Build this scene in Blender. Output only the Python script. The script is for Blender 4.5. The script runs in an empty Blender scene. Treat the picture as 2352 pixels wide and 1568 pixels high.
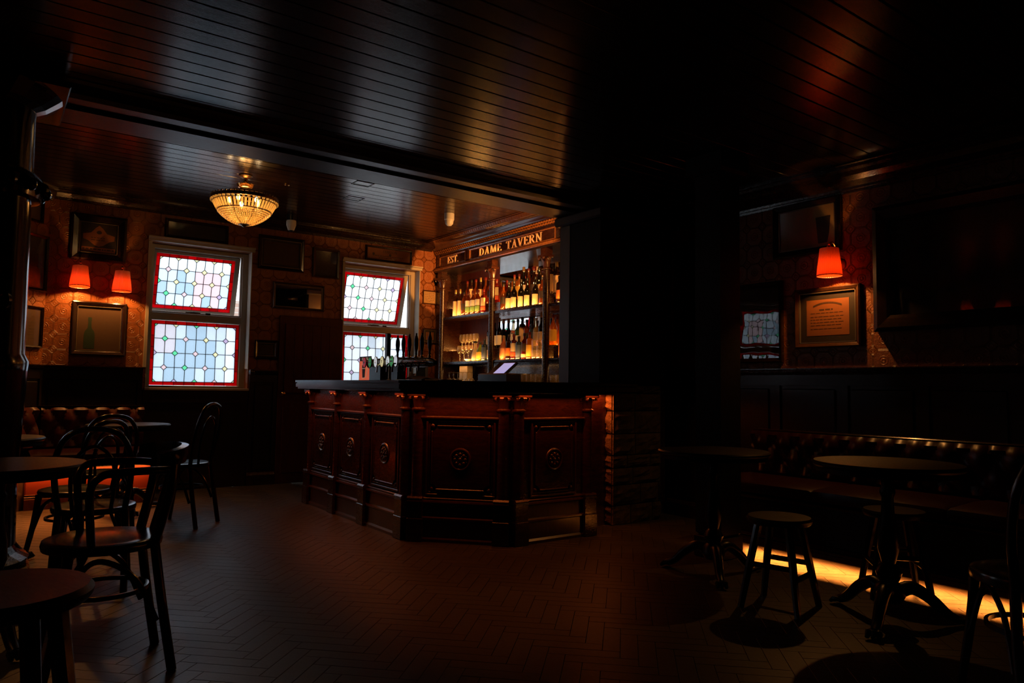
import bpy, math, random
from mathutils import Vector, Matrix
random.seed(11)
S = bpy.context.scene
C = S.collection
PI = math.pi

# ------------------------------------------------------------ camera
cam = bpy.data.cameras.new('camera'); camo = bpy.data.objects.new('camera', cam); C.objects.link(camo)
r_ = Vector((0.80688933, -0.59051111, 0.01504152)); u_ = Vector((-0.05034445, -0.04337621, 0.99778953)); w_ = Vector((0.58855336, 0.80586298, 0.06472876))
m = Matrix.Identity(4)
for i in range(3):
    m[i][0] = r_[i]; m[i][1] = u_[i]; m[i][2] = -w_[i]
m.translation = (0, 0, 1.1)
camo.matrix_world = m
cam.sensor_width = 36; cam.lens = 36 * 1658.17 / 2352; cam.clip_start = 0.02
S.camera = camo

# ------------------------------------------------------------ world, exposure
W = bpy.data.worlds.new('overcast_sky'); S.world = W; W.use_nodes = True
bg = W.node_tree.nodes['Background']; bg.inputs[0].default_value = (0.87, 0.94, 1.0, 1); bg.inputs[1].default_value = 2.3
S.view_settings.view_transform = 'Standard'; S.view_settings.look = 'None'
S.view_settings.gamma = 1; S.view_settings.use_curve_mapping = False
S.view_settings.exposure = 0.0
S.cycles.use_denoising = True
S.cycles.max_bounces = 8; S.cycles.diffuse_bounces = 3; S.cycles.glossy_bounces = 4; S.cycles.transmission_bounces = 6; S.cycles.transparent_max_bounces = 12
S.cycles.caustics_reflective = False; S.cycles.caustics_refractive = False
S.cycles.sample_clamp_indirect = 3.0

WARM = (1.0, 0.47, 0.13); AMBER = (1.0, 0.26, 0.04); DEEP = (1.0, 0.18, 0.026)

def area(name, loc, size, power, color, direction, sy=None, spread=None):
    l = bpy.data.lights.new(name, 'AREA'); l.energy = power; l.color = color
    l.shape = 'RECTANGLE'; l.size = size; l.size_y = sy or size
    if spread: l.spread = spread
    o = bpy.data.objects.new(name, l); C.objects.link(o); o.location = loc
    d = Vector(direction).normalized()
    o.rotation_mode = 'QUATERNION'
    return o, d

def strip(name, p0, p1, power, color, direction, width=0.012, spread=None):
    """LED strip from p0 to p1 shining along direction"""
    p0, p1, d = Vector(p0), Vector(p1), Vector(direction).normalized()
    L = (p1 - p0).length
    o, _ = area(name, (p0 + p1) / 2, L, power, color, direction, width, spread)
    x = (p1 - p0).normalized(); z = -d; y = z.cross(x).normalized(); x = y.cross(z)
    mm = Matrix((x, y, z)).transposed()
    o.rotation_quaternion = mm.to_quaternion()
    return o

def point(name, loc, power, color, rad=0.03):
    l = bpy.data.lights.new(name, 'POINT'); l.energy = power; l.color = color; l.shadow_soft_size = rad
    o = bpy.data.objects.new(name, l); C.objects.link(o); o.location = loc
    return o

# LED strips: under the bar counter, under the benches, along the bottle shelves
strip('led_light', (2.452, 4.66, 1.058), (2.452, 6.66, 1.058), 3.7, DEEP, (0.05, 0, -1), 0.012, 2.4)
strip('led_light', (2.462, 4.64, 1.058), (3.01, 4.055, 1.058), 1.55, DEEP, (0.04, 0.04, -1), 0.012, 2.4)
strip('led_light', (3.05, 4.062, 1.058), (3.80, 4.062, 1.058), 1.35, DEEP, (0, 0.05, -1), 0.012, 2.4)
strip('led_light', (3.83, 4.325, 1.058), (4.13, 4.325, 1.058), 1.6, DEEP, (0, 0.05, -1), 0.03)
strip('led_light', (4.53, -0.4, 0.084), (4.53, 3.30, 0.084), 25.0, (1.0, 0.25, 0.032), (-1, 0, -0.25))
strip('led_light', (-0.1, 7.405, 0.343), (1.30, 7.405, 0.343), 11.0, (1.0, 0.24, 0.035), (0, 0.12, -1))
for zz, pw in ((1.998, 2.6), (1.428, 2.3)):
    for ya, yb in ((7.02, 7.92), (5.98, 6.74), (5.20, 5.74)):
        strip('led_light', (4.725, ya, zz + .004), (4.725, yb, zz + .004), pw * (yb - ya) * 1.1, (1.0, 0.42, 0.10), (1, 0, 0.55), 0.008)
strip('led_light', (4.80, 5.2, 1.37), (4.80, 7.9, 1.37), 1.6, (1.0, 0.45, 0.13), (0.1, 0, -1))
# warm lamps over the bar, hidden from this side by the pier and the beam
def spot(name, loc, target, power, color, angle, blend=0.3, rad=0.04):
    l = bpy.data.lights.new(name, 'SPOT'); l.energy = power; l.color = color; l.spot_size = math.radians(angle); l.spot_blend = blend; l.shadow_soft_size = rad
    o = bpy.data.objects.new(name, l); C.objects.link(o); o.location = loc
    o.rotation_mode = 'QUATERNION'; o.rotation_quaternion = (Vector(target) - Vector(loc)).to_track_quat('-Z', 'Y'); return o
point('pier_lamp_light', (4.42, 5.20, 2.25), 4.0, (1.0, 0.36, 0.07), 0.06)
spot('pier_spot_light', (4.42, 5.20, 2.30), (4.85, 8.13, 2.55), 520.0, (1.0, 0.37, 0.075), 21, 0.15, 0.02)
spot('pier_spot_light', (4.40, 5.22, 2.20), (4.10, 6.25, 2.95), 110.0, (1.0, 0.42, 0.11), 54, 0.6)
spot('beam_spot_light', (3.75, 5.12, 2.86), (4.78, 6.55, 2.60), 125.0, (1.0, 0.42, 0.11), 56, 0.5)
for ya, yb in ((7.02, 7.92), (5.98, 6.74), (5.20, 5.74)):
    for zz in (2.125, 1.575):
        strip('led_light', (4.993, ya, zz), (4.993, yb, zz), 5.0 * (yb - ya), (1.0, 0.40, 0.09), (-1, 0, 0.9), 0.008)

# ------------------------------------------------------------ node helpers
class X:
    def __init__(s, nt, v): s.nt, s.v = nt, v
    def _op(s, op, *a):
        n = s.nt.nodes.new('ShaderNodeMath'); n.operation = op
        for i, q in enumerate((s,) + a):
            q = q.v if isinstance(q, X) else q
            if isinstance(q, (int, float)): n.inputs[i].default_value = q
            else: s.nt.links.new(q, n.inputs[i])
        return X(s.nt, n.outputs[0])
    def __add__(s, o): return s._op('ADD', o)
    def __sub__(s, o): return s._op('SUBTRACT', o)
    def __mul__(s, o): return s._op('MULTIPLY', o)
    def __truediv__(s, o): return s._op('DIVIDE', o)
    def abs(s): return s._op('ABSOLUTE')
    def frac(s): return s._op('FRACT')
    def max(s, o): return s._op('MAXIMUM', o)
    def min(s, o): return s._op('MINIMUM', o)
    def lt(s, o): return s._op('LESS_THAN', o)
    def pow(s, o): return s._op('POWER', o)
    def sm(s, a, b):
        n = s.nt.nodes.new('ShaderNodeMapRange'); n.interpolation_type = 'SMOOTHSTEP'
        s.nt.links.new(s.v, n.inputs[0]); n.inputs[1].default_value = a; n.inputs[2].default_value = b
        return X(s.nt, n.outputs[0])

def newmat(name):
    m = bpy.data.materials.new(name); m.use_nodes = True
    nt = m.node_tree; b = nt.nodes['Principled BSDF']
    return m, nt, b
def setb(b, **k):
    for a, v in k.items():
        a = a.replace('_', ' ')
        b.inputs[a].default_value = v if not isinstance(v, tuple) else (v + (1,) if len(v) == 3 else v)
def coords(nt, scale=(1, 1, 1), kind='Object'):
    t = nt.nodes.new('ShaderNodeTexCoord'); mp = nt.nodes.new('ShaderNodeMapping'); mp.inputs[3].default_value = scale
    nt.links.new(t.outputs[kind], mp.inputs[0]); return mp.outputs[0]
def noise(nt, vec, scale, detail=4, rough=0.6, dist=0):
    n = nt.nodes.new('ShaderNodeTexNoise'); n.inputs['Scale'].default_value = scale; n.inputs['Detail'].default_value = detail
    n.inputs['Roughness'].default_value = rough; n.inputs['Distortion'].default_value = dist
    if vec: nt.links.new(vec, n.inputs['Vector'])
    return n.outputs[0]
def ramp(nt, fac, stops):
    n = nt.nodes.new('ShaderNodeValToRGB'); e = n.color_ramp.elements
    while len(e) < len(stops): e.new(0.5)
    for q, (p, c) in zip(e, stops): q.position = p; q.color = c + (1,)
    nt.links.new(fac, n.inputs[0]); return n.outputs[0]
def bump(nt, b, h, strength=0.3, dist=0.005):
    n = nt.nodes.new('ShaderNodeBump'); n.inputs['Strength'].default_value = strength; n.inputs['Distance'].default_value = dist
    nt.links.new(h, n.inputs['Height']); nt.links.new(n.outputs[0], b.inputs['Normal']); return n

def wood(name, c0, c1, rough=0.35, scale=(3, 3, 22), coat=0.0, bs=0.15, spec=0.5):
    m, nt, b = newmat(name)
    v = coords(nt, scale); n = noise(nt, v, 2.2, 5, 0.62, 1.2)
    nt.links.new(ramp(nt, n, ((0.3, c0), (0.7, c1))), b.inputs['Base Color'])
    n2 = noise(nt, v, 9, 3, 0.6)
    rr = nt.nodes.new('ShaderNodeMapRange'); nt.links.new(n2, rr.inputs[0]); rr.inputs[3].default_value = rough * 0.8; rr.inputs[4].default_value = rough * 1.25
    nt.links.new(rr.outputs[0], b.inputs['Roughness'])
    setb(b, Coat_Weight=coat, Coat_Roughness=0.12, Specular_IOR_Level=spec)
    bump(nt, b, n2, bs, 0.002)
    return m
def plain(name, col, rough=0.5, metal=0.0, **k):
    m, nt, b = newmat(name); setb(b, Base_Color=col, Roughness=rough, Metallic=metal, **k)
    n = noise(nt, coords(nt), 30, 3); mr = nt.nodes.new('ShaderNodeMapRange'); nt.links.new(n, mr.inputs[0])
    mr.inputs[3].default_value = max(0.02, rough * 0.85); mr.inputs[4].default_value = min(1, rough * 1.15); nt.links.new(mr.outputs[0], b.inputs['Roughness'])
    return m
def emit(name, col, s):
    m, nt, b = newmat(name); setb(b, Base_Color=col, Roughness=0.4, Emission_Color=col, Emission_Strength=s); return m
def mixsh(nt, a, b, fac):
    n = nt.nodes.new('ShaderNodeMixShader')
    if isinstance(fac, float): n.inputs[0].default_value = fac
    else: nt.links.new(fac, n.inputs[0])
    nt.links.new(a, n.inputs[1]); nt.links.new(b, n.inputs[2]); return n.outputs[0]
def shader(nt, kind, col=None, **k):
    n = nt.nodes.new(kind)
    if col: n.inputs[0].default_value = col + (1,)
    for a, v in k.items(): n.inputs[a].default_value = v
    return n
def out(nt, s): nt.links.new(s, nt.nodes['Material Output'].inputs[0])

def front_fresnel(nt, ior):
    fr = nt.nodes.new('ShaderNodeFresnel'); fr.inputs[0].default_value = ior
    g = nt.nodes.new('ShaderNodeNewGeometry')
    return (X(nt, fr.outputs[0]) * (X(nt, g.outputs['Backfacing']) * -1 + 1)).v
def pane_glass(name, col, clear=0.35, gloss=True):
    m, nt, b = newmat(name)
    t = shader(nt, 'ShaderNodeBsdfTransparent', col); tr = shader(nt, 'ShaderNodeBsdfTranslucent', col)
    v = coords(nt); n = noise(nt, v, 55, 3, 0.5)
    bp = nt.nodes.new('ShaderNodeBump'); bp.inputs['Strength'].default_value = 0.6; bp.inputs['Distance'].default_value = 0.004
    nt.links.new(n, bp.inputs['Height']); nt.links.new(bp.outputs[0], tr.inputs['Normal'])
    s = mixsh(nt, tr.outputs[0], t.outputs[0], clear)
    g = shader(nt, 'ShaderNodeBsdfGlossy', (1, 1, 1), Roughness=0.12)
    out(nt, mixsh(nt, s, g.outputs[0], front_fresnel(nt, 1.3)))
    return m
def clear_glass(name, col=(1, 1, 1), refl=1.45, rough=0.02):
    m, nt, b = newmat(name)
    t = shader(nt, 'ShaderNodeBsdfTransparent', col); g = shader(nt, 'ShaderNodeBsdfGlossy', (1, 1, 1), Roughness=rough)
    out(nt, mixsh(nt, t.outputs[0], g.outputs[0], front_fresnel(nt, refl))); return m
def bottle_glass(name, col, thick=0.6, refl=1.6):
    """coloured bottle glass with its contents: part see-through, part glowing through"""
    m, nt, b = newmat(name)
    t = shader(nt, 'ShaderNodeBsdfTransparent', tuple(min(1, c * 1.2) for c in col)); tr = shader(nt, 'ShaderNodeBsdfTranslucent', col)
    df = shader(nt, 'ShaderNodeBsdfDiffuse', col)
    s = mixsh(nt, tr.outputs[0], df.outputs[0], 0.5)
    s = mixsh(nt, t.outputs[0], s, thick)
    g = shader(nt, 'ShaderNodeBsdfGlossy', (1, 1, 1), Roughness=0.06)
    out(nt, mixsh(nt, s, g.outputs[0], front_fresnel(nt, refl))); return m

M = {}
M['bar'] = wood('bar_mahogany', (0.014, 0.004, 0.002), (0.040, 0.011, 0.005), 0.27, (4, 4, 18), 0.3, 0.05)
M['barh'] = wood('bar_mahogany_rail', (0.022, 0.006, 0.003), (0.055, 0.015, 0.007), 0.30, (14, 14, 4), 0.2, 0.06)
M['counter'] = wood('counter_top_wood', (0.012, 0.007, 0.006), (0.022, 0.012, 0.009), 0.3, (14, 2, 4), 0.3)
M['board'] = wood('ceiling_board_varnish', (0.012, 0.005, 0.0027), (0.026, 0.011, 0.0055), 0.18, (2, 30, 20), 0.0, 0.25, 0.6)
M['beam'] = wood('beam_varnish', (0.014, 0.006, 0.0035), (0.026, 0.011, 0.006), 0.38, (2, 20, 20), 0.0, 0.2)
M['trim'] = wood('dark_trim_wood', (0.010, 0.004, 0.0025), (0.028, 0.010, 0.005), 0.27, (4, 4, 14), 0.2)
M['wain'] = wood('wainscot_wood', (0.006, 0.003, 0.002), (0.014, 0.006, 0.004), 0.35, (4, 4, 14), 0.1)
M['doorw'] = wood('door_wood', (0.040, 0.007, 0.004), (0.075, 0.014, 0.007), 0.5, (9, 9, 2), 0.0, 0.15, 0.25)
M['chair'] = wood('chair_wood', (0.006, 0.0025, 0.0018), (0.014, 0.005, 0.003), 0.22, (8, 8, 8), 0.3)
M['table'] = wood('table_wood', (0.004, 0.0018, 0.0012), (0.010, 0.004, 0.0022), 0.38, (14, 3, 3), 0.0, 0.1, 0.3)
M['matte'] = wood('matte_dark_wood', (0.005, 0.003, 0.002), (0.011, 0.005, 0.003), 0.6, (4, 4, 14), 0, 0.1, 0.15)
M['colw'] = plain('dark_column_paint', (0.004, 0.003, 0.0026), 0.13, 0.0, Specular_IOR_Level=0.5)
M['iron'] = plain('black_cast_iron', (0.012, 0.012, 0.013), 0.35, 0.8)
M['brass'] = plain('brass', (0.75, 0.42, 0.14), 0.22, 1.0)
M['oldbrass'] = plain('antique_bronze', (0.16, 0.09, 0.04), 0.35, 1.0)
M['chrome'] = plain('chrome', (0.7, 0.7, 0.7), 0.15, 1.0)
M['black'] = plain('black_plastic', (0.008, 0.008, 0.009), 0.3)
M['frame'] = plain('painted_window_frame', (0.36, 0.31, 0.26), 0.35)
M['reveal'] = plain('rough_plaster_reveal', (0.42, 0.37, 0.30), 0.8)
M['lead'] = plain('lead_came', (0.02, 0.02, 0.02), 0.5, 0.4)
M['white'] = plain('white_plastic', (0.75, 0.72, 0.66), 0.4)
M['paper'] = plain('aged_paper', (0.38, 0.23, 0.10), 0.7)
M['paperd'] = plain('brown_paper', (0.070, 0.032, 0.012), 0.7)
M['parch'] = plain('orange_parchment', (0.27, 0.088, 0.020), 0.6)
M['mount'] = plain('dark_mount_board', (0.03, 0.018, 0.012), 0.7)
M['ink'] = plain('print_ink', (0.03, 0.015, 0.01), 0.6)
M['dimink'] = plain('faded_ink', (0.055, 0.026, 0.012), 0.6)
M['green'] = plain('green_print', (0.012, 0.03, 0.014), 0.6)
M['gilt'] = plain('gilt_slip', (0.16, 0.12, 0.08), 0.4, 0.5)
M['picframe'] = wood('picture_frame_wood', (0.008, 0.004, 0.003), (0.02, 0.008, 0.005), 0.22, (8, 8, 8), 0.3)
M['oakframe'] = wood('brown_picture_frame', (0.035, 0.014, 0.006), (0.06, 0.023, 0.010), 0.3, (8, 8, 8), 0.2)
M['glass'] = clear_glass('picture_glass', (0.97, 0.97, 0.97), 1.5, 0.02)
M['wglass'] = clear_glass('wavy_picture_glass', (0.9, 0.9, 0.9), 1.6, 0.0)
_nt = M['wglass'].node_tree; _b = _nt.nodes.new('ShaderNodeBump'); _b.inputs['Strength'].default_value = 0.03; _b.inputs['Distance'].default_value = 0.01
_nt.links.new(noise(_nt, coords(_nt), 9, 1, 0.4), _b.inputs['Height'])
for _n in _nt.nodes:
    if _n.type == 'BSDF_GLOSSY': _nt.links.new(_b.outputs[0], _n.inputs['Normal'])
M['drink'] = bottle_glass('drinking_glass', (0.85, 0.78, 0.65), 0.12, 1.8)
M['mirror'] = plain('mirror_silver', (0.8, 0.8, 0.8), 0.02, 1.0)
M['letter'] = plain('gilt_lettering', (1.0, 0.62, 0.36), 0.45)
M['litwood'] = wood('lit_moulding', (0.16, 0.055, 0.016), (0.30, 0.11, 0.032), 0.22, (14, 14, 4), 0.5, 0.03)  # paler than the bar wood: lamplight on these mouldings put into the colour
M['cove'] = wood('polished_cornice', (0.016, 0.005, 0.0025), (0.035, 0.011, 0.005), 0.16, (14, 3, 14), 0.6, 0.02)
M['leather'] = plain('oxblood_leather', (0.045, 0.006, 0.005), 0.3)
M['leatherd'] = plain('dark_oxblood_leather', (0.030, 0.004, 0.003), 0.33)
M['leatherr'] = plain('red_brown_leather', (0.10, 0.018, 0.010), 0.36)
M['button'] = plain('leather_button', (0.08, 0.008, 0.005), 0.3)
M['concrete'] = plain('alley_paving', (0.3, 0.3, 0.3), 0.9)

def wallpaper():
    m, nt, b = newmat('embossed_wallpaper')
    tc = nt.nodes.new('ShaderNodeTexCoord'); sp = nt.nodes.new('ShaderNodeSeparateXYZ'); nt.links.new(tc.outputs['UV'], sp.inputs[0])
    P = 0.148
    u = X(nt, sp.outputs[0]) / P; v = X(nt, sp.outputs[1]) / P
    a = ((u.frac() - 0.5).abs()); c = ((v.frac() - 0.5).abs())          # distance from small octagon at cell centre
    octd = (a.max(c) * 0.88).max((a + c) * 0.7071)
    ring = (octd - 0.205).abs().sm(0.022, 0.0) + (octd - 0.165).abs().sm(0.018, 0.0) * 0.8 + (octd - 0.08).abs().sm(0.02, 0.0) * 0.6
    conn = (a.min(c)).sm(0.03, 0.01) * octd.sm(0.20, 0.22)
    conn2 = (a.min(c) - 0.028).abs().sm(0.018, 0.0) * octd.sm(0.20, 0.22)
    a2 = a - 0.5; c2 = c - 0.5
    rr = (a2 * a2 + c2 * c2).pow(0.5)
    med = (rr - 0.20).abs().sm(0.03, 0.0) * 0.25 + (rr - 0.08).abs().sm(0.04, 0.0) * 0.3
    dots = ((a * 14).frac() - 0.5).abs().sm(0.3, 0.45) * ((c * 14).frac() - 0.5).abs().sm(0.3, 0.45)
    nz = X(nt, noise(nt, tc.outputs['UV'], 60, 4))
    h = ring * 0.9 + conn2 * 0.8 + med + dots * 0.2 + nz * 0.5 - conn * 0.3
    bump(nt, b, h.v, 1.0, 0.010)
    big = noise(nt, tc.outputs['UV'], 3, 3)
    mixn = X(nt, big) * 0.7 + h * 0.12
    nt.links.new(ramp(nt, mixn.v, ((0.2, (0.16, 0.042, 0.009)), (0.7, (0.34, 0.105, 0.020)))), b.inputs['Base Color'])
    setb(b, Roughness=0.36, Specular_IOR_Level=0.5)
    return m
M['paperwall'] = wallpaper()

def floor_mat():
    m, nt, b = newmat('worn_parquet')
    v = coords(nt, (1, 1, 1)); n = noise(nt, v, 1.3, 4, 0.6); n2 = noise(nt, coords(nt, (5, 5, 5)), 8, 5, 0.65, 0.6)
    oi = nt.nodes.new('ShaderNodeObjectInfo'); at = nt.nodes.new('ShaderNodeAttribute'); at.attribute_name = 'tone'
    mixn = X(nt, n) * 0.35 + X(nt, n2) * 0.4 + X(nt, at.outputs['Fac']) * 0.16 + X(nt, oi.outputs['Random']) * 0.12
    nt.links.new(ramp(nt, mixn.v, ((0.2, (0.016, 0.0135, 0.0115)), (0.75, (0.043, 0.036, 0.030)))), b.inputs['Base Color'])
    rr = X(nt, n) * 0.25 + X(nt, n2) * 0.15 + 0.22
    nt.links.new(rr.v, b.inputs['Roughness'])
    bump(nt, b, n2, 0.25, 0.003)
    return m
M['floor'] = floor_mat()

def stone_mat():
    m, nt, b = newmat('rubble_stone')
    v = coords(nt); n = noise(nt, v, 12, 6, 0.7); n2 = noise(nt, v, 70, 4, 0.7)
    nt.links.new(ramp(nt, n, ((0.3, (0.16, 0.09, 0.05)), (0.7, (0.36, 0.24, 0.14)))), b.inputs['Base Color'])
    setb(b, Roughness=0.9); bump(nt, b, n2, 1.0, 0.012); return m
M['stone'] = stone_mat()

def shade_mat():
    m, nt, b = newmat('pleated_red_shade')
    tc = nt.nodes.new('ShaderNodeTexCoord')
    tr = shader(nt, 'ShaderNodeBsdfTranslucent', (0.07, 0.0050, 0.0010)); df = shader(nt, 'ShaderNodeBsdfDiffuse', (0.35, 0.02, 0.005))
    s1 = mixsh(nt, tr.outputs[0], df.outputs[0], 0.35)
    inn = shader(nt, 'ShaderNodeBsdfDiffuse', (0.9, 0.75, 0.5)); tr2 = shader(nt, 'ShaderNodeBsdfTranslucent', (0.07, 0.0050, 0.0010))
    s2 = mixsh(nt, inn.outputs[0], tr2.outputs[0], 0.35)
    g = nt.nodes.new('ShaderNodeNewGeometry')
    out(nt, mixsh(nt, s1, s2, g.outputs['Backfacing'])); return m
M['shade'] = shade_mat()
M['bulb'] = emit('glowing_bulb', (1.0, 0.70, 0.34), 34)
def crystal_mat():
    m, nt, b = newmat('warm_cut_crystal')
    tr = shader(nt, 'ShaderNodeBsdfTranslucent', (1.0, 0.80, 0.45)); t = shader(nt, 'ShaderNodeBsdfTransparent', (1.0, 0.85, 0.55))
    g = shader(nt, 'ShaderNodeBsdfGlossy', (1, 0.9, 0.7), Roughness=0.1)
    s = mixsh(nt, tr.outputs[0], t.outputs[0], 0.35)
    out(nt, mixsh(nt, s, g.outputs[0], 0.15)); return m
M['crystal'] = crystal_mat()

# ------------------------------------------------------------ mesh builder
class MB:
    def __init__(s, T=None): s.v = []; s.f = []; s.T = T or Matrix.Identity(4); s.uv = None
    def add(s, vs, fs, T=None):
        o = len(s.v); A = s.T @ T if T else s.T
        s.v += [A @ Vector(p) for p in vs]
        s.f += [[o + i for i in (f if A.determinant() > 0 else f[::-1])] for f in fs]; return s
    def box(s, x0, x1, y0, y1, z0, z1, T=None):
        return s.add([(x0, y0, z0), (x1, y0, z0), (x1, y1, z0), (x0, y1, z0), (x0, y0, z1), (x1, y0, z1), (x1, y1, z1), (x0, y1, z1)],
                     [(3, 2, 1, 0), (4, 5, 6, 7), (0, 1, 5, 4), (1, 2, 6, 5), (2, 3, 7, 6), (3, 0, 4, 7)], T)
    def bbox(s, x0, x1, y0, y1, z0, z1, b=0.004, T=None):
        """box with bevelled edges on every side (top and bottom rings)"""
        a = [(x0 + b, y0 + b, z0), (x1 - b, y0 + b, z0), (x1 - b, y1 - b, z0), (x0 + b, y1 - b, z0)]
        k = [(x0, y0), (x1, y0), (x1, y1), (x0, y1)]
        vs = a + [(x, y, z0 + b) for x, y in k] + [(x, y, z1 - b) for x, y in k] + [(p[0], p[1], z1) for p in a]
        fs = [(3, 2, 1, 0), (12, 13, 14, 15)]
        for l in range(3):
            for i in range(4):
                j = (i + 1) % 4; fs.append((l * 4 + i, l * 4 + j, l * 4 + 4 + j, l * 4 + 4 + i))
        return s.add(vs, fs, T)
    def prism(s, pts, a, b, axis=2, T=None):
        """polygon pts (2d) extruded from a to b along axis; the 2d coords fill the other two axes in order"""
        def P(p, h): return {2: (p[0], p[1], h), 1: (p[0], h, p[1]), 0: (h, p[0], p[1])}[axis]
        n = len(pts); area_ = sum(pts[i][0] * pts[(i + 1) % n][1] - pts[(i + 1) % n][0] * pts[i][1] for i in range(n))
        if (area_ < 0) != (axis == 1): pts = pts[::-1]
        if b < a: a, b = b, a
        vs = [P(p, a) for p in pts] + [P(p, b) for p in pts]
        fs = [tuple(range(n))[::-1], tuple(range(n, 2 * n))] + [(i, (i + 1) % n, n + (i + 1) % n, n + i) for i in range(n)]
        return s.add(vs, fs, T)
    def lathe(s, prof, seg=20, c=(0, 0, 0), T=None, a0=0, a1=2 * PI, cap=True):
        full = abs(a1 - a0 - 2 * PI) < 1e-6; n = seg if full else seg + 1
        vs = []; fs = []
        for k in range(n):
            a = a0 + (a1 - a0) * k / seg
            for r, z in prof: vs.append((c[0] + r * math.cos(a), c[1] + r * math.sin(a), c[2] + z))
        L = len(prof)
        for k in range(seg):
            k2 = (k + 1) % n
            for i in range(L - 1): fs.append((k * L + i, k2 * L + i, k2 * L + i + 1, k * L + i + 1))
        if full and cap:
            if prof[0][0] > 1e-5: fs.append(tuple(k * L for k in range(n))[::-1])
            if prof[-1][0] > 1e-5: fs.append(tuple(k * L + L - 1 for k in range(n)))
        return s.add(vs, fs, T)
    def tube(s, pts, r, seg=8, T=None, closed=False, flat=1.0):
        pts = [Vector(p) for p in pts]; n = len(pts); rs = r if isinstance(r, (list, tuple)) else [r] * n
        vs = []; fs = []; up = Vector((0, 0, 1)); prev = None
        for i, p in enumerate(pts):
            a = pts[(i - 1) % n] if (closed or i > 0) else p; b = pts[(i + 1) % n] if (closed or i < n - 1) else p
            t = (b - a).normalized()
            if prev is None:
                x = t.cross(up); x = x.normalized() if x.length > 1e-3 else Vector((1, 0, 0))
            else:
                x = (prev - t * prev.dot(t)).normalized()
            prev = x; y = t.cross(x)
            for k in range(seg):
                an = 2 * PI * k / seg; vs.append(p + x * rs[i] * math.cos(an) + y * rs[i] * flat * math.sin(an))
        m_ = n if closed else n - 1
        for i in range(m_):
            j = (i + 1) % n
            for k in range(seg): fs.append((i * seg + k, i * seg + (k + 1) % seg, j * seg + (k + 1) % seg, j * seg + k))
        if not closed:
            fs.append(tuple(range(seg))[::-1]); fs.append(tuple((n - 1) * seg + k for k in range(seg)))
        return s.add(vs, fs, T)
    def sphere(s, c, r, seg=10, rings=6, sz=1.0, T=None):
        prof = [(r * math.sin(PI * i / rings), -r * sz * math.cos(PI * i / rings)) for i in range(rings + 1)]
        prof[0] = (0.0001, prof[0][1]); prof[-1] = (0.0001, prof[-1][1])
        return s.lathe(prof, seg, c, T)
    def grid(s, nu, nv, fn, T=None):
        vs = [fn(i / nu, j / nv) for j in range(nv + 1) for i in range(nu + 1)]
        fs = [(j * (nu + 1) + i, j * (nu + 1) + i + 1, (j + 1) * (nu + 1) + i + 1, (j + 1) * (nu + 1) + i) for j in range(nv) for i in range(nu)]
        return s.add(vs, fs, T)
    def extrude(s, prof, p0, p1, nrm):
        """profile [(out, z)] swept from p0 to p1 (2d), out along nrm"""
        n = len(prof); vs = []
        for p in (p0, p1):
            for d, z in prof: vs.append((p[0] + nrm[0] * d, p[1] + nrm[1] * d, z))
        fs = [(i, (i + 1) % n, n + (i + 1) % n, n + i) for i in range(n)] + [tuple(range(n))[::-1], tuple(range(n, 2 * n))]
        return s.add(vs, fs)
    def mesh(s, name, mt, smooth=False, uvfn=None, autos=True):
        me = bpy.data.meshes.new(name); me.from_pydata([tuple(p) for p in s.v], [], s.f)
        if mt: me.materials.append(mt)
        if uvfn:
            ul = me.uv_layers.new(name='UVMap')
            for l in me.loops: ul.data[l.index].uv = uvfn(me.vertices[l.vertex_index].co)
        if smooth:
            me.polygons.foreach_set('use_smooth', [True] * len(me.polygons))
            if autos: me.set_sharp_from_angle(angle=math.radians(40))
        me.update(); return me
    def build(s, name, mt, parent=None, smooth=False, uvfn=None, label=None, kind=None):
        o = bpy.data.objects.new(name, s.mesh(name, mt, smooth, uvfn)); C.objects.link(o)
        if parent is not None: attach(o, parent)
        if label: o['label'] = label
        if kind: o['kind'] = kind
        return o
LOCS = {}
def attach(o, p):
    """parent o (meshes in world coordinates) to p standing at its own base"""
    o.parent = p
    w = LOCS.get(p.name)
    if w is not None: o.matrix_parent_inverse = Matrix.Translation(-w)
def tag(o, label=None, cat=None, group=None, kind=None):
    if label: o['label'] = label
    if cat: o['category'] = cat
    if group: o['group'] = group
    if kind: o['kind'] = kind
    return o
def thing(name, label=None, cat=None, loc=(0, 0, 0), group=None, world=True):
    o = bpy.data.objects.new(name, None); C.objects.link(o); o.location = loc; o.empty_display_size = 0.1
    if world: LOCS[o.name] = Vector(loc)
    return tag(o, label, cat, group)
def struct(name, mb, mt, label=None, smooth=False, uvfn=None):
    o = mb.build(name, mt, None, smooth, uvfn); o['kind'] = 'structure'
    if label: o['label'] = label
    return o
def inst(name, me, parent, M4=None, label=None):
    o = bpy.data.objects.new(name, me); C.objects.link(o); o.parent = parent
    if M4 is not None: o.matrix_local = M4
    if label: o['label'] = label
    return o
def copy_tree(o, parent=None):
    c = o.copy(); C.objects.link(c)
    if parent is not None: c.parent = parent
    for ch in list(o.children): copy_tree(ch, c)
    return c
USED = set()
def place(proto, loc, rz=0, label=None, cat=None, group=None, sc=None):
    o = proto if proto.name not in USED else copy_tree(proto)
    USED.add(proto.name)
    o.location = loc; o.rotation_euler = (0, 0, rz)
    if sc: o.scale = (sc, sc, sc) if isinstance(sc, (int, float)) else sc
    tag(o, label, cat, group); return o
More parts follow.
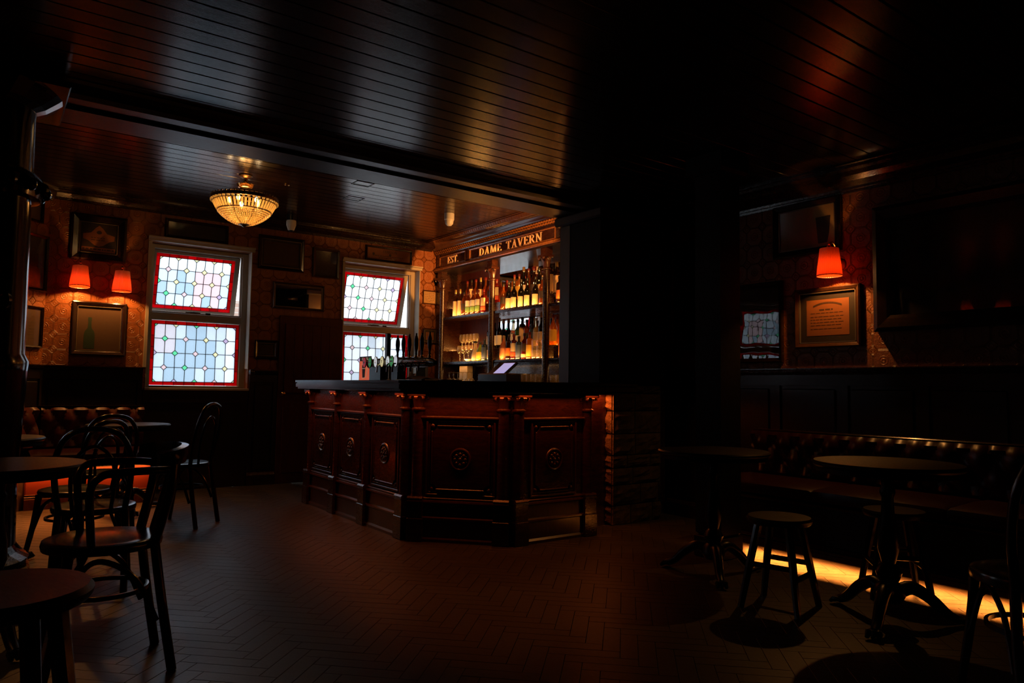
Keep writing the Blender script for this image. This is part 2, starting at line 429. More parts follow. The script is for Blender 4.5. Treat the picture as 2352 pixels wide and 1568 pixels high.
def crv(pts, n=6, closed=False):
    """Catmull-Rom through pts"""
    P = [Vector(p) for p in pts]; L = len(P); r = []
    rng = range(L if closed else L - 1)
    for i in rng:
        p1, p2 = P[i], P[(i + 1) % L]
        p0 = P[i - 1] if (closed or i > 0) else p1; p3 = P[(i + 2) % L] if (closed or i < L - 2) else p2
        for k in range(n):
            t = k / n
            r.append(0.5 * ((2 * p1) + (p2 - p0) * t + (2 * p0 - 5 * p1 + 4 * p2 - p3) * t * t + (3 * p1 - p0 - 3 * p2 + p3) * t ** 3))
    if not closed: r.append(P[-1])
    return r
def frameM(o, ux, n):
    """local x along ux, local y along n (2d vectors), z up, origin o"""
    m = Matrix.Identity(4)
    m[0][0], m[1][0] = ux[0], ux[1]; m[0][1], m[1][1] = n[0], n[1]
    m.translation = (o[0], o[1], o[2] if len(o) > 2 else 0); return m

# ------------------------------------------------------------ room shell
YB = 8.13; XE = 5.05; ZB = 2.95; ZN = 2.73
def wall_with_holes(name, T, u0, u1, z1, holes, th=0.24, label=None):
    """wall slab in local coords: u along x, inner face y=0, thickness towards +y, rectangular holes (u0,u1,z0,z1)"""
    us = sorted({u0, u1} | {h[0] for h in holes} | {h[1] for h in holes}); zs = sorted({0, z1} | {h[2] for h in holes} | {h[3] for h in holes})
    mb = MB(T); uv = []
    for a, b in zip(us, us[1:]):
        for c, d in zip(zs, zs[1:]):
            if any(a >= h[0] - 1e-6 and b <= h[1] + 1e-6 and c >= h[2] - 1e-6 and d <= h[3] + 1e-6 for h in holes): continue
            mb.box(a, b, 0, th, c, d)
    Ti = T.inverted()
    def uvf(co):
        p = Ti @ co; return (p.x + p.y, p.z)
    return struct(name, mb, M['paperwall'], label, uvfn=uvf)
W1 = (1.33, 2.345, 1.055, 2.56); W2 = (3.435, 4.455, 1.055, 2.585)
TB = frameM((0, YB, 0), (1, 0), (0, 1))
wall_with_holes('wall_back', TB, 0.44, 5.5, 3.0, [W1, W2])
s2 = math.sqrt(0.5)
NWL = 2.04 / s2
TNW = frameM((-1.6, YB - 2.04, 0), (s2, s2), (-s2, s2))
W3 = (NWL - 1.72, NWL - 0.80, 1.055, 2.56)
wall_with_holes('wall_left', TNW, -0.1, NWL + 0.18, 3.0, [W3])
TW = frameM((-1.6, -1.6, 0), (0, 1), (-1, 0))
wall_with_holes('wall_west', TW, -0.3, 7.8, 3.0, [])
TE = frameM((XE, 8.3, 0), (0, -1), (1, 0))
wall_with_holes('wall_right', TE, 0, 10.2, 3.0, [])
TS = frameM((XE + 0.2, -1.6, 0), (-1, 0), (0, -1))
wall_with_holes('wall_front', TS, -0.2, 7.1, 3.0, [])
# white painted outer reveals of the two back windows
for W_ in (W1, W2):
    mb = MB().box(W_[1] - 0.012, W_[1] + 0.004, YB + 0.211, YB + 0.25, W_[2], W_[3]).box(W_[0] - 0.004, W_[0] + 0.012, YB + 0.211, YB + 0.25, W_[2], W_[3]).box(W_[0], W_[1], YB + 0.211, YB + 0.25, W_[3] - 0.012, W_[3] + 0.004)
    struct('trim_%d' % (40 + (W_ is W2)), mb, M['white'], 'white painted outer lining of the window opening')
# stone and plaster reveals of the two back windows
for W_ in (W1, W2):
    mb = MB()
    mb.box(W_[1] - 0.006, W_[1] + 0.002, YB - 0.012, YB + 0.12, 1.27, W_[3])
    mb.box(W_[0] - 0.002, W_[0] + 0.006, YB - 0.004, YB + 0.12, 1.06, W_[3])
    struct('trim_%d' % (20 + (W_ is W2)), mb, M['reveal'], 'rough pale plaster reveal at the window side')

# floor slab and herringbone parquet blocks
FL = struct('floor', MB().box(-1.9, 5.3, -1.9, 8.4, -0.12, -0.012), M['wain'], 'worn herringbone parquet floor')
bw, bl = 0.075, 0.30
blocks = []
n = 4                                                     # length / width
for a in range(-90, 150):
    for b in range(-30, 40):
        # horizontal block at cell (x, y) and vertical block beside it, on a bw lattice
        x = a + b * n; y = a - b * n
        blocks.append((x, y, n, 1)); blocks.append((x + n, y - n + 1, 1, n))
rot = math.radians(45)
cr, sr = math.cos(rot), math.sin(rot)
stones = []
seen = set()
for (x, y, w_l, h_l) in blocks:
    cx, cy = (x + w_l / 2) * bw, (y + h_l / 2) * bw
    wx, wy = cx * cr - cy * sr + 1.8, cx * sr + cy * cr + 3.3
    if (x, y, w_l) in seen or not (-1.65 < wx < 5.1 and -1.65 < wy < 8.2): continue
    if wx - wy < -8.3: continue
    if 2.75 < wx < 4.9 and wy > 4.75: continue                # under the bar
    seen.add((x, y, w_l)); stones.append((wx, wy, w_l > 1))
def bar_dist(p):
    d = 9
    for (ax, ay), (bx, by) in (((2.45, 6.75), (2.45, 4.66)), ((2.45, 4.66), (3.0, 4.05)), ((3.0, 4.05), (4.2, 4.05))):
        vx, vy = bx - ax, by - ay; t = max(0, min(1, ((p[0] - ax) * vx + (p[1] - ay) * vy) / (vx * vx + vy * vy)))
        q = math.hypot(p[0] - ax - vx * t, p[1] - ay - vy * t)
        side = (p[0] > 2.47 and p[1] > 4.7) or (p[0] > 3.0 and p[1] > 4.1)
        d = min(d, q + (5 if side else 0))
    return d + 0.02 * p[1]
stones.sort(key=bar_dist)
g = 0.0007
bm_ = MB().bbox(-bl / 2 + g, bl / 2 - g, -bw / 2 + g, bw / 2 - g, -0.012, 0.0, 0.0011).mesh('parquet_block', M['floor'])
for (x, y, hor) in stones[:300]:
    an = rot if hor else rot + PI / 2
    inst('parquet_block', bm_, FL, Matrix.Translation((x, y, random.uniform(-0.0006, 0.0))) @ Matrix.Rotation(an, 4, 'Z'))
mb = MB(); tones = []
for (x, y, hor) in stones[300:]:
    T = Matrix.Translation((x, y, random.uniform(-0.0006, 0))) @ Matrix.Rotation(rot if hor else rot + PI / 2, 4, 'Z')
    k = len(mb.v); mb.bbox(-bl / 2 + g, bl / 2 - g, -bw / 2 + g, bw / 2 - g, -0.012, 0.0, 0.0011, T)
    tones += [random.random()] * (len(mb.v) - k)
o = mb.build('parquet_blocks', M['floor'], FL, kind='stuff')
at = o.data.attributes.new('tone', 'FLOAT', 'POINT'); at.data.foreach_set('value', tones)

# ceilings: slab, boards one by one
CE = struct('ceiling', MB().box(-2, 5.5, 4.6, 8.6, ZB + 0.02, ZB + 0.15).box(-2, 5.5, -2, 4.75, ZN + 0.02, ZN + 0.15), M['wain'], 'dark varnished tongue and groove boarded ceiling')
def boards(y0, y1, z, x0, x1, pitch=0.127):
    nb = int(round((y1 - y0) / pitch)); p = (y1 - y0) / nb
    me = MB().bbox(x0, x1, -p / 2 + 0.0025, p / 2 - 0.0025, 0, 0.02, 0.004).mesh('board', M['board'])
    for i in range(nb):
        inst('board', me, CE, Matrix.Translation((0, y0 + p * (i + 0.5), z + random.uniform(-0.0008, 0.0008))) @ Matrix.Rotation(random.uniform(-0.004, 0.004), 4, 'X'))
boards(4.99, YB, ZB, -1.6, XE)
boards(-1.6, 4.50, ZN, -1.6, XE)
# beam between the rooms, with stepped near side
ym0, ym1 = 4.75, 5.01; zs_ = 2.65
mb = MB()
mb.extrude([(0, ZB + 0.06), (0, 2.65), (0.26, 2.65), (0.26, ZB + 0.06)], (-1.7, 4.75), (5.06, 4.75), (0, 1))
mb.extrude([(0, ZB), (0, 2.675), (0.09, 2.675), (0.09, ZB)], (-1.7, 4.67), (5.06, 4.67), (0, 1))
struct('trim_1', mb, M['beam'], 'dark wooden beam crossing the ceiling between the two rooms')
mb = MB().extrude([(0.0, 2.66), (0.09, 2.66), (0.09, 2.75), (-0.12, 2.75), (-0.12, 2.725), (-0.09, 2.715), (-0.06, 2.695), (-0.04, 2.675)], (-1.7, 4.58), (5.06, 4.58), (0, 1))
struct('trim_2', mb, M['beam'], 'moulding along the near side of the beam')
# cornices
def cornice(zt, zb, out_):
    h = zt - zb
    return [(0, zb), (0.018, zb), (0.022, zb + h * .10), (0.03, zb + h * .12), (0.034, zb + h * .22), (out_ * .45, zb + h * .38), (out_ * .62, zb + h * .55), (out_ * .72, zb + h * .72), (out_ * .9, zb + h * .78), (out_ * .94, zb + h * .9), (out_, zb + h * .93), (out_, zt), (0, zt)]
struct('trim_3', MB().extrude(cornice(ZB, 2.85, 0.12), (0.42, YB), (4.62, YB), (0, -1)), M['trim'], 'dark cornice above the window wall')
struct('trim_4', MB().extrude(cornice(ZB, 2.83, 0.12), (-1.6, YB - 2.04), (0.44, YB), (s2, -s2)), M['wain'], 'dark cornice above the angled wall')
struct('trim_5', MB().extrude(cornice(ZN, 2.56, 0.20), (XE, -1.6), (XE, 4.47), (-1, 0)), M['trim'], 'deep dark cornice above the right wall')
# chair rails, wainscot panelling and skirting
def wainscot(num, p0, p1, nrm, zt, side):
    L = math.dist(p0, p1); ux = ((p1[0] - p0[0]) / L, (p1[1] - p0[1]) / L)
    T = frameM(p0, ux, nrm)
    mb = MB(T).box(0, L, 0, 0.012, 0, zt - 0.05)
    k = max(1, int(L / 0.55)); pw = L / k
    for z0, z1 in ((0.0, 0.14), (zt - 0.13, zt - 0.045)): mb.box(0, L, 0.012, 0.028, z0, z1)
    for i in range(k + 1):
        a = max(0, i * pw - 0.04); b = min(L, i * pw + 0.04)
        mb.box(a, b, 0.012, 0.028, 0.14, zt - 0.13)
    o = struct('trim_%d' % num, mb, M['wain'], 'dark panelled wainscot on the %s' % side)
    me = MB().bbox(-pw / 2 + 0.065, pw / 2 - 0.065, 0.012, 0.026, 0.165, zt - 0.155, 0.008).mesh('panel', M['wain'])
    for i in range(k): inst('panel', me, o, T @ Matrix.Translation((pw * (i + .5), 0, 0)))
    rail = MB(T)
    prof = [(0, zt - 0.05), (0.03, zt - 0.05), (0.034, zt - 0.035), (0.05, zt - 0.03), (0.052, zt - 0.012), (0.062, zt - 0.008), (0.062, zt), (0, zt)]
    rail.extrude(prof, (0, 0), (L, 0), (0, 1))
    struct('trim_%d' % (num + 1), rail, M['trim'], 'moulded chair rail on the %s' % side)
    b = MB(T).extrude([(0, 0), (0.045, 0), (0.045, 0.11), (0.035, 0.13), (0.028, 0.14), (0, 0.14)], (0, 0), (L, 0), (0, 1))
    return b
for i, (p0, p1, nn, zt, sd) in enumerate((((0.44, YB), (1.30, YB), (0, -1), 1.255, 'window wall left of the first window'),
        ((2.36, YB), (2.665, YB), (0, -1), 1.255, 'window wall right of the first window'),
        ((XE, 4.47), (XE, -1.6), (-1, 0), 1.285, 'right wall'), ((-1.6, YB - 2.04), (0.44, YB), (s2, -s2), 1.255, 'angled wall'),
        ((-1.6, -1.6), (-1.6, YB - 2.04), (1, 0), 1.255, 'west wall'))):
    b = wainscot(6 + 2 * i, p0, p1, nn, zt, sd)
    struct('baseboard_' + ('back', 'rear', 'right', 'left', 'west')[i], b, M['trim'], 'dark skirting')
mb = MB().box(1.30, 2.36, YB - 0.014, YB, 0, 1.03).box(1.31, 2.35, YB - 0.024, YB - 0.014, 0.9, 1.03).box(1.31, 2.35, YB - 0.024, YB - 0.014, 0, 0.14)
struct('trim_16', mb, M['wain'], 'dark panelling below the first window')
# carved end stop of the chair rail at the right of the first window
mb = MB().sphere((2.375, YB - 0.05, 1.235), 0.035, 8, 6).bbox(2.352, 2.40, YB - 0.075, YB, 1.20, 1.262, 0.008)
struct('trim_17', mb, M['trim'], 'carved end block of the chair rail')

# low dark red wooden door between the windows
T = frameM((2.672, YB, 0), (1, 0), (0, -1))
d = struct('door_1', MB(T).bbox(0, 0.745, 0.0, 0.035, 0, 1.885, 0.006).box(0.06, 0.685, 0.035, 0.045, 1.0, 1.80).box(0.06, 0.685, 0.035, 0.045, 0.12, 0.92), M['doorw'], 'low dark red-brown boarded door between the windows')
for i in range(6):
    MB(T).bbox(0.064 + i * 0.1035, 0.064 + (i + 1) * 0.1035 - 0.003, 0.045, 0.055, 1.01, 1.79, 0.003).build('plank', M['doorw'], d)
MB(T).lathe([(0.0, 0), (0.02, 0.0), (0.012, 0.02), (0.024, 0.035), (0.0, 0.05)], 12, T=Matrix.Translation((0.05, 0.035, 1.0)) @ Matrix.Rotation(-PI / 2, 4, 'X')).build('door_knob', M['brass'], d, True, label='round brass knob')

# outside: alley wall and paving behind the back windows
def brick_mat():
    m, nt, b = newmat('pale_alley_brick')
    t = nt.nodes.new('ShaderNodeTexCoord'); mp = nt.nodes.new('ShaderNodeMapping'); mp.inputs[2].default_value = (PI / 2, 0, 0)
    nt.links.new(t.outputs['Object'], mp.inputs[0])
    bt = nt.nodes.new('ShaderNodeTexBrick'); bt.inputs['Scale'].default_value = 1.0; bt.inputs['Brick Width'].default_value = 0.22; bt.inputs['Row Height'].default_value = 0.075
    bt.inputs['Mortar Size'].default_value = 0.008
    bt.inputs['Color1'].default_value = (0.62, 0.42, 0.34, 1); bt.inputs['Color2'].default_value = (0.74, 0.55, 0.46, 1); bt.inputs['Mortar'].default_value = (0.8, 0.76, 0.7, 1)
    nt.links.new(mp.outputs[0], bt.inputs[0]); nt.links.new(bt.outputs[0], b.inputs['Base Color']); setb(b, Roughness=0.9)
    return m
M['brick'] = brick_mat()
struct('wall_outside', MB().box(3.0, 5.4, 11.2, 11.5, -0.2, 2.35).box(8.6, 12, 10.6, 10.9, -0.2, 3.4), M['brick'], 'pale brick yard wall seen through the window gap')
struct('trim_18', MB().box(-2, 14, 8.75, 14, -0.3, -0.2), M['concrete'], 'paving of the yard outside')

# ------------------------------------------------------------ stained glass windows
GL = {k: pane_glass('pane_' + k, c) for k, c in dict(clear=(0.76, 0.82, 0.88), cool=(0.62, 0.72, 0.80), pink=(0.86, 0.74, 0.76), white=(0.90, 0.94, 0.98), grey=(0.62, 0.70, 0.76), warm=(0.78, 0.76, 0.80),
      green=(0.34, 0.80, 0.56), cream=(0.86, 0.83, 0.64), lilac=(0.70, 0.62, 0.76), rose=(0.85, 0.73, 0.75), bright=(0.97, 0.985, 1.0)).items()}
GL['red'] = pane_glass('pane_red', (0.58, 0.003, 0.035), 0.3)
GL['redd'] = pane_glass('pane_dark_red', (0.42, 0.002, 0.022), 0.3)
def glazing(parent, T, w, h, tint, seed):
    """leaded light in local x 0..w, z 0..h, plane y=0; tint(i,j) names the glass of each field"""
    rnd = random.Random(seed)
    b = 0.036; iw, ih = w - 2 * b, h - 2 * b; cw, ch = iw / 8, ih / 4; q = 0.030; t = 0.0018
    lead = MB(T)
    def bar(x0, z0, x1, z1, r=0.0026):
        dx, dz = x1 - x0, z1 - z0; L = math.hypot(dx, dz); A = Matrix.Translation((x0, 0, z0)) @ Matrix.Rotation(-math.atan2(dz, dx), 4, 'Y')
        lead.box(-r * .5, L + r * .5, -0.004, 0.004, -r, r, A)
    def flat(pts, name, mt): MB(T).prism(pts, -t, t, 1).build(name, mt, parent)
    X_ = lambda i: b + i * cw
    Z_ = lambda j: h - b - j * ch
    for i in range(8):
        for j in range(4):
            c = [(i, j), (i + 1, j), (i + 1, j + 1), (i, j + 1)]; pts = []
            for k, (a, d) in enumerate(c):
                x, z = X_(a), Z_(d)
                if (a + d) % 2 == 0:
                    sx = 1 if a == i else -1; sz = -1 if d == j else 1
                    p1 = (x + sx * q, z); p2 = (x, z + sz * q)
                    pts += [p2, p1] if k in (0, 2) else [p1, p2]
                else: pts.append((x, z))
            flat(pts, 'pane', GL[tint(i, j, rnd)])
    dcol = ['green', 'cream', 'lilac', 'rose', 'cream', 'lilac', 'green']
    for i in range(9):
        for j in range(5):
            if (i + j) % 2: continue
            x, z = X_(i), Z_(j)
            pts = [(x + q, z), (x, z + q), (x - q, z), (x, z - q)]
            x0, x1, z0, z1 = X_(0), X_(8), Z_(4), Z_(0)
            if i in (0, 8) or j in (0, 4):
                pts = [p for p in pts if x0 - 1e-6 <= p[0] <= x1 + 1e-6 and z0 - 1e-6 <= p[1] <= z1 + 1e-6]
                if len(pts) < 3: pts = [(x, z)] + pts
            flat(pts, 'diamond_pane', GL[dcol[(seed * 3 + i * 2 + j * 5 + rnd.randint(0, 1)) % 7]])
            for (ax, az), (bx, bz) in (((q, 0), (0, q)), ((0, q), (-q, 0)), ((-q, 0), (0, -q)), ((0, -q), (q, 0))):
                if x0 - 1e-6 <= min(x + ax, x + bx) and max(x + ax, x + bx) <= x1 + 1e-6 and z0 - 1e-6 <= min(z + az, z + bz) and max(z + az, z + bz) <= z1 + 1e-6:
                    bar(x + ax, z + az, x + bx, z + bz)
    for i in range(1, 8):
        for j in range(4):
            e0 = (i + j) % 2 == 0; e1 = (i + j + 1) % 2 == 0
            bar(X_(i), Z_(j) - (q if e0 else 0), X_(i), Z_(j + 1) + (q if e1 else 0))
    for j in range(1, 4):
        for i in range(8):
            e0 = (i + j) % 2 == 0; e1 = (i + 1 + j) % 2 == 0
            bar(X_(i) + (q if e0 else 0), Z_(j), X_(i + 1) - (q if e1 else 0), Z_(j))
    # red border strips
    nx, nz = 8, 5
    for k in range(nx):
        a, c = b + iw * k / nx if k else 0.0, b + iw * (k + 1) / nx if k < nx - 1 else w
        for z0, z1 in ((0, b), (h - b, h)):
            flat([(a, z0), (c, z0), (c, z1), (a, z1)], 'border_pane', GL[rnd.choice(('red', 'red', 'redd'))])
            if k: bar(a, z0, a, z1, 0.002)
    for k in range(nz):
        a, c = b + ih * k / nz, b + ih * (k + 1) / nz
        for x0, x1 in ((0, b), (w - b, w)):
            flat([(x0, a), (x1, a), (x1, c), (x0, c)], 'border_pane', GL[rnd.choice(('red', 'red', 'redd'))])
            if k: bar(x0, a, x1, a, 0.002)
    for z in (b, h - b): bar(b, z, w - b, z)
    for x in (b, w - b): bar(x, b, x, h - b)
    lead.build('leading', M['lead'], parent)

def window(name, T, op, label, tints, seed):
    """T: local x along wall, y outwards; op: the opening"""
    a, b_, z0, z1 = op; yf = 0.12
    mb = MB(T)
    mid0, mid1 = z0 + 0.705, z0 + 0.79
    L, R = a + 0.052, b_ - 0.062
    mb.bbox(a, L, yf, yf + 0.09, z0, z1, 0.006); mb.bbox(R, b_, yf, yf + 0.09, z0, z1, 0.006)
    mb.bbox(L, R, yf + .002, yf + 0.09, z1 - 0.05, z1, 0.006); mb.bbox(L, R, yf + .002, yf + 0.09, mid0, mid1, 0.008)
    mb.bbox(L, R, yf - 0.0, yf + 0.09, z0, z0 + 0.022, 0.006)
    # glazing beads
    mb.box(R - 0.012, R, yf + 0.02, yf + 0.06, mid1, z1 - 0.05).box(L, R, yf + 0.02, yf + 0.06, mid1, mid1 + 0.012)
    W_ = struct(name, mb, M['frame'], label)
    arch = MB(T)
    arch.extrude([(0, z1), (0.012, z1 + 0.004), (0.016, z1 + 0.03), (0.034, z1 + 0.036), (0.036, z1 + 0.05), (0, z1 + 0.052)], (a - 0.03, 0), (b_ + 0.03, 0), (0, -1))
    arch.bbox(a - 0.03, a, -0.016, 0.0, z0 + 0.2, z1, 0.004)
    arch.build('architrave', M['frame'], W_)
    MB(T).bbox(a - 0.01, b_ + 0.01, -0.035, yf + 0.0, z0 - 0.03, z0, 0.006).build('window_sill', M['frame'], W_)
    low = MB(T).box(L, L + 0.008, yf + 0.03, yf + 0.05, z0 + 0.022, mid0).box(R - 0.008, R, yf + 0.03, yf + 0.05, z0 + 0.022, mid0).build('lower_light', M['frame'], W_)
    gT = T @ Matrix.Translation((L + 0.004, yf + 0.04, z0 + 0.024))
    glazing(low, gT, R - L - 0.008, mid0 - z0 - 0.026, tints[1], seed + 1)
    # top hung sash, open outwards at the bottom
    tilt = math.radians(15.5)
    sT = T @ Matrix.Translation((L + 0.004, yf + 0.045, z1 - 0.055)) @ Matrix.Rotation(tilt, 4, 'X')
    w = R - L - 0.02; h = z1 - 0.055 - mid1 - 0.006; m_ = 0.028; mr = 0.05
    sb = MB(sT).bbox(0, m_, 0, 0.04, -h, 0, 0.004).bbox(w - mr, w, 0, 0.04, -h, 0, 0.004).bbox(m_, w - mr, 0, 0.04, -m_ * 1.2, 0, 0.004).bbox(m_, w - mr, 0, 0.04, -h, -h + m_, 0.004)
    sash = sb.build('sash', M['frame'], W_)
    glazing(sash, sT @ Matrix.Translation((m_, 0.02, -h + m_)), w - m_ - mr, h - m_ * 2.2, tints[0], seed)
    st = MB(T)
    cx = (L + R) / 2 - 0.02
    st.tube([(cx - 0.10, yf + 0.03, mid1 + 0.012), (cx - 0.02, yf + 0.02, mid1 + 0.016), (cx + 0.05, yf + 0.03, mid1 + 0.014)], 0.006, 6)
    st.tube([(cx - 0.05, yf + 0.02, mid1 + 0.004), (cx + 0.00, yf + 0.10, mid1 + 0.03), (cx + 0.02, yf + 0.17, mid1 + 0.03)], 0.005, 6)
    st.bbox(cx + 0.10, cx + 0.15, yf + 0.01, yf + 0.035, mid1, mid1 + 0.018, 0.003)
    st.build('casement_stay', M['iron'], W_, label='black metal casement stay on the middle rail')
def t_up1(i, j, r): return ('white' if j == 0 else ('pink' if i in (4, 5, 6) and r.random() < 0.85 else ('clear' if i > 6 or r.random() < .5 else 'cool')))
def t_lo1(i, j, r): return 'warm' if i < 2 and j < 2 else ('white' if i > 6 else ('cool' if i < 6 and r.random() < 0.75 else 'clear'))
def t_bright(i, j, r): return 'bright' if r.random() < 0.85 else 'white'
def t_lo2(i, j, r): return 'white' if r.random() < 0.75 else 'clear'
window('window_1', TB, W1, 'left leaded stained glass window, red borders, upper sash tilted open', (t_up1, t_lo1), 1)
window('window_2', TB, W2, 'leaded stained glass window behind the beer taps, brighter one', (t_bright, t_lo2), 2)
window('window_3', TNW, W3, 'leaded window in the angled wall behind the carved post', (t_up1, t_lo2), 3)

# ------------------------------------------------------------ serif lettering (built strokes)
def glyph(ch):
    """strokes: ('l',x0,y0,x1,y1,w) bars, ('a',cx,cy,rx,ry,a0,a1,w) arcs; cell height 1"""
    Tk, Tn, sf = 0.15, 0.055, 0.05
    def ser(x, y, l=0.30): return ('l', x - l / 2, y, x + l / 2, y, sf)
    b, t = sf / 2, 1 - sf / 2
    G = {
     'E': (0.62, [('l', .17, 0, .17, 1, Tk), ('l', .02, t, .58, t, sf), ('l', .02, b, .60, b, sf), ('l', .17, .52, .45, .52, sf), ('l', .57, .80, .57, 1, Tn), ('l', .59, 0, .59, .22, Tn), ('l', .44, .42, .44, .62, Tn)]),
     'S': (0.58, [('a', .28, .75, .20, .22, 40, 235, .10), ('a', .28, .25, .20, .22, -140, 60, .12), ('l', .14, .66, .42, .36, .15), ('l', .46, .74, .46, .96, Tn), ('l', .09, .04, .09, .28, Tn)]),
     'T': (0.66, [('l', .33, 0, .33, 1, Tk), ('l', .02, t, .64, t, sf), ser(.33, b), ('l', .04, .76, .04, 1, Tn), ('l', .62, .76, .62, 1, Tn)]),
     'D': (0.76, [('l', .18, 0, .18, 1, Tk), ('l', .03, t, .38, t, sf), ('l', .03, b, .38, b, sf), ('a', .36, .5, .30, .45, -90, 90, .13)]),
     'A': (0.76, [('l', .16, 0.02, .40, .98, Tn), ('l', .60, 0.02, .38, 1, Tk), ('l', .24, .34, .52, .34, sf), ser(.14, b, .26), ser(.61, b)]),
     'M': (0.98, [('l', .16, 0, .18, 1, Tn), ('l', .22, .98, .48, .03, Tk), ('l', .48, .03, .76, .98, Tn), ('l', .80, 0, .80, 1, Tk), ser(.16, b, .26), ser(.80, b), ser(.16, t, .26), ser(.82, t, .26)]),
     'V': (0.74, [('l', .14, .98, .38, .02, Tk), ('l', .38, .02, .62, .98, Tn), ser(.14, t), ser(.62, t, .26)]),
     'R': (0.76, [('l', .18, 0, .18, 1, Tk), ('l', .03, t, .40, t, sf), ser(.18, b), ('a', .36, .745, .22, .23, -90, 90, .11), ('l', .18, .50, .40, .50, sf), ('l', .38, .50, .64, .02, Tk), ser(.66, b, .18)]),
     'N': (0.84, [('l', .16, 0, .16, 1, Tn), ('l', .16, .97, .68, .03, Tk), ('l', .68, 0, .68, 1, Tn), ser(.16, b, .26), ser(.14, t, .26), ser(.68, t, .26)]),
     'J': (0.50, [('l', .30, .22, .30, 1, Tk), ser(.30, t), ('a', .18, .20, .14, .17, 180, 360, .09)]),
     'O': (0.80, [('a', .40, .5, .30, .44, 0, 360, .12)]),
     'G': (0.80, [('a', .40, .5, .30, .44, 45, 330, .12), ('l', .66, .04, .66, .42, Tk * .8), ('l', .50, .42, .78, .42, sf)]),
     'U': (0.78, [('l', .16, .30, .16, 1, Tk), ('l', .62, .30, .62, 1, Tn), ('a', .39, .30, .22, .26, 180, 360, .10), ser(.16, t), ser(.62, t, .26)]),
     'I': (0.36, [('l', .18, 0, .18, 1, Tk), ser(.18, t), ser(.18, b)]),
     '.': (0.24, [('l', .05, .07, .19, .07, .14)]), ' ': (0.55, [])}
    return G.get(ch, G[' '])
def text_mb(mb, txt, T, h, x0=0, gap=0.06, d=0.004, squeeze=1.0, center=True):
    wd = sum(glyph(c)[0] + gap for c in txt) * h * squeeze
    x = x0 - (wd / 2 if center else 0)
    for c in txt:
        w, st = glyph(c)
        for s_ in st:
            if s_[0] == 'l':
                _, xa, ya, xb, yb, t = s_
                dx, dy = xb - xa, yb - ya; L = math.hypot(dx, dy); px, py = (-dy / L * t / 2, dx / L * t / 2)
                if abs(dx) > 0.04 and abs(dy) > 0.04: px, py = t / 2, 0
                P = [(xa + px, ya + py), (xb + px, yb + py), (xb - px, yb - py), (xa - px, ya - py)]
                mb.prism([(x + p[0] * h * squeeze, p[1] * h) for p in P], 0, d, 1, T)
            else:
                _, cx, cy, rx, ry, a0, a1, t = s_
                k = max(6, int(abs(a1 - a0) / 22))
                for i in range(k):
                    A, B_ = math.radians(a0 + (a1 - a0) * i / k), math.radians(a0 + (a1 - a0) * (i + 1) / k)
                    P = []
                    for q, sg in ((A, 1), (B_, 1), (B_, -1), (A, -1)):
                        tt = t * (0.45 + 0.55 * abs(math.cos(q)))
                        P.append((cx + (rx + sg * tt / 2) * math.cos(q), cy + (ry + sg * tt / 2) * math.sin(q)))
                    mb.prism([(x + p[0] * h * squeeze, p[1] * h) for p in P], 0, d, 1, T)
        x += (w + gap) * h * squeeze
    return wd

# ------------------------------------------------------------ pictures
def picture(name, T, x0, x1, z0, z1, fw, label, group=None, mount=0.03, mt_frame='picframe', mt_mount='mount', mt_print='paperd', slip=True, art=None, cat='picture', glass='glass', tilt=0.0, depth=0.025):
    """T: local x along wall (viewer's left to right), y out of the wall into the room"""
    cx = (x0 + x1) / 2
    base = T @ Vector((cx, 0, z0))
    root = thing(name, label, cat, base, group)
    L = T @ Matrix.Translation((cx, 0.002, z0)) @ Matrix.Rotation(tilt, 4, 'X')
    w, h = x1 - x0, z1 - z0
    fr = MB(L)
    prof = [(0, 0), (0, depth), (0.25, depth + 0.006), (0.8, depth - 0.004), (1, depth - 0.01), (1, 0)]
    def side(p0, p1, inx, inz):
        vs = []
        for (px, pz), (sx, sz) in ((p0, inx), (p1, inz)):
            for f_, d in prof: vs.append((px + sx * fw * f_, d, pz + sz * fw * f_))
        n = len(prof); fs = [(i, i + 1, n + i + 1, n + i) for i in range(n - 1)]
        fr.add(vs, fs)
    hw = w / 2
    side((-hw, 0), (hw, 0), (1, 1), (-1, 1)); side((hw, 0), (hw, h), (-1, 1), (-1, -1)); side((hw, h), (-hw, h), (-1, -1), (1, -1)); side((-hw, h), (-hw, 0), (1, -1), (1, 1))
    fr.box(-hw + 0.002, hw - 0.002, 0, 0.003, 0.002, h - 0.002)
    fr.build('frame', M[mt_frame], root)
    iw = hw - fw
    if slip:
        sp = MB(L)
        for a, b_, c, d in ((-iw, iw, fw, fw + .006), (-iw, iw, h - fw - .006, h - fw), (-iw, -iw + .006, fw, h - fw), (iw - .006, iw, fw, h - fw)): sp.box(a, b_, 0.004, depth - 0.006, c, d)
        sp.build('slip', M['gilt'], root)
    if mount: MB(L).box(-iw, iw, 0.003, 0.005, fw, h - fw).build('mount', M[mt_mount], root)
    pr = MB(L).box(-iw + mount, iw - mount, 0.005, 0.0065, fw + mount, h - fw - mount).build('print', M[mt_print], root)
    if art: art(root, L @ Matrix.Translation((0, 0.0066, 0)), iw - mount, fw + mount, h - fw - mount, pr)
    MB(L).box(-iw + .001, iw - .001, depth - 0.012, depth - 0.0105, fw + .001, h - fw - .001).build('glass_pane', M[glass], root)
    return root
def lines(mb, hw, zs, rnd, d=0.001, th=0.004, full=0.85):
    for z in zs:
        x = -hw * full
        while x < hw * full:
            l = rnd.uniform(0.012, 0.04)
            if x + l > hw * full: break
            mb.box(x, x + l, 0, d, z, z + th); x += l + 0.008
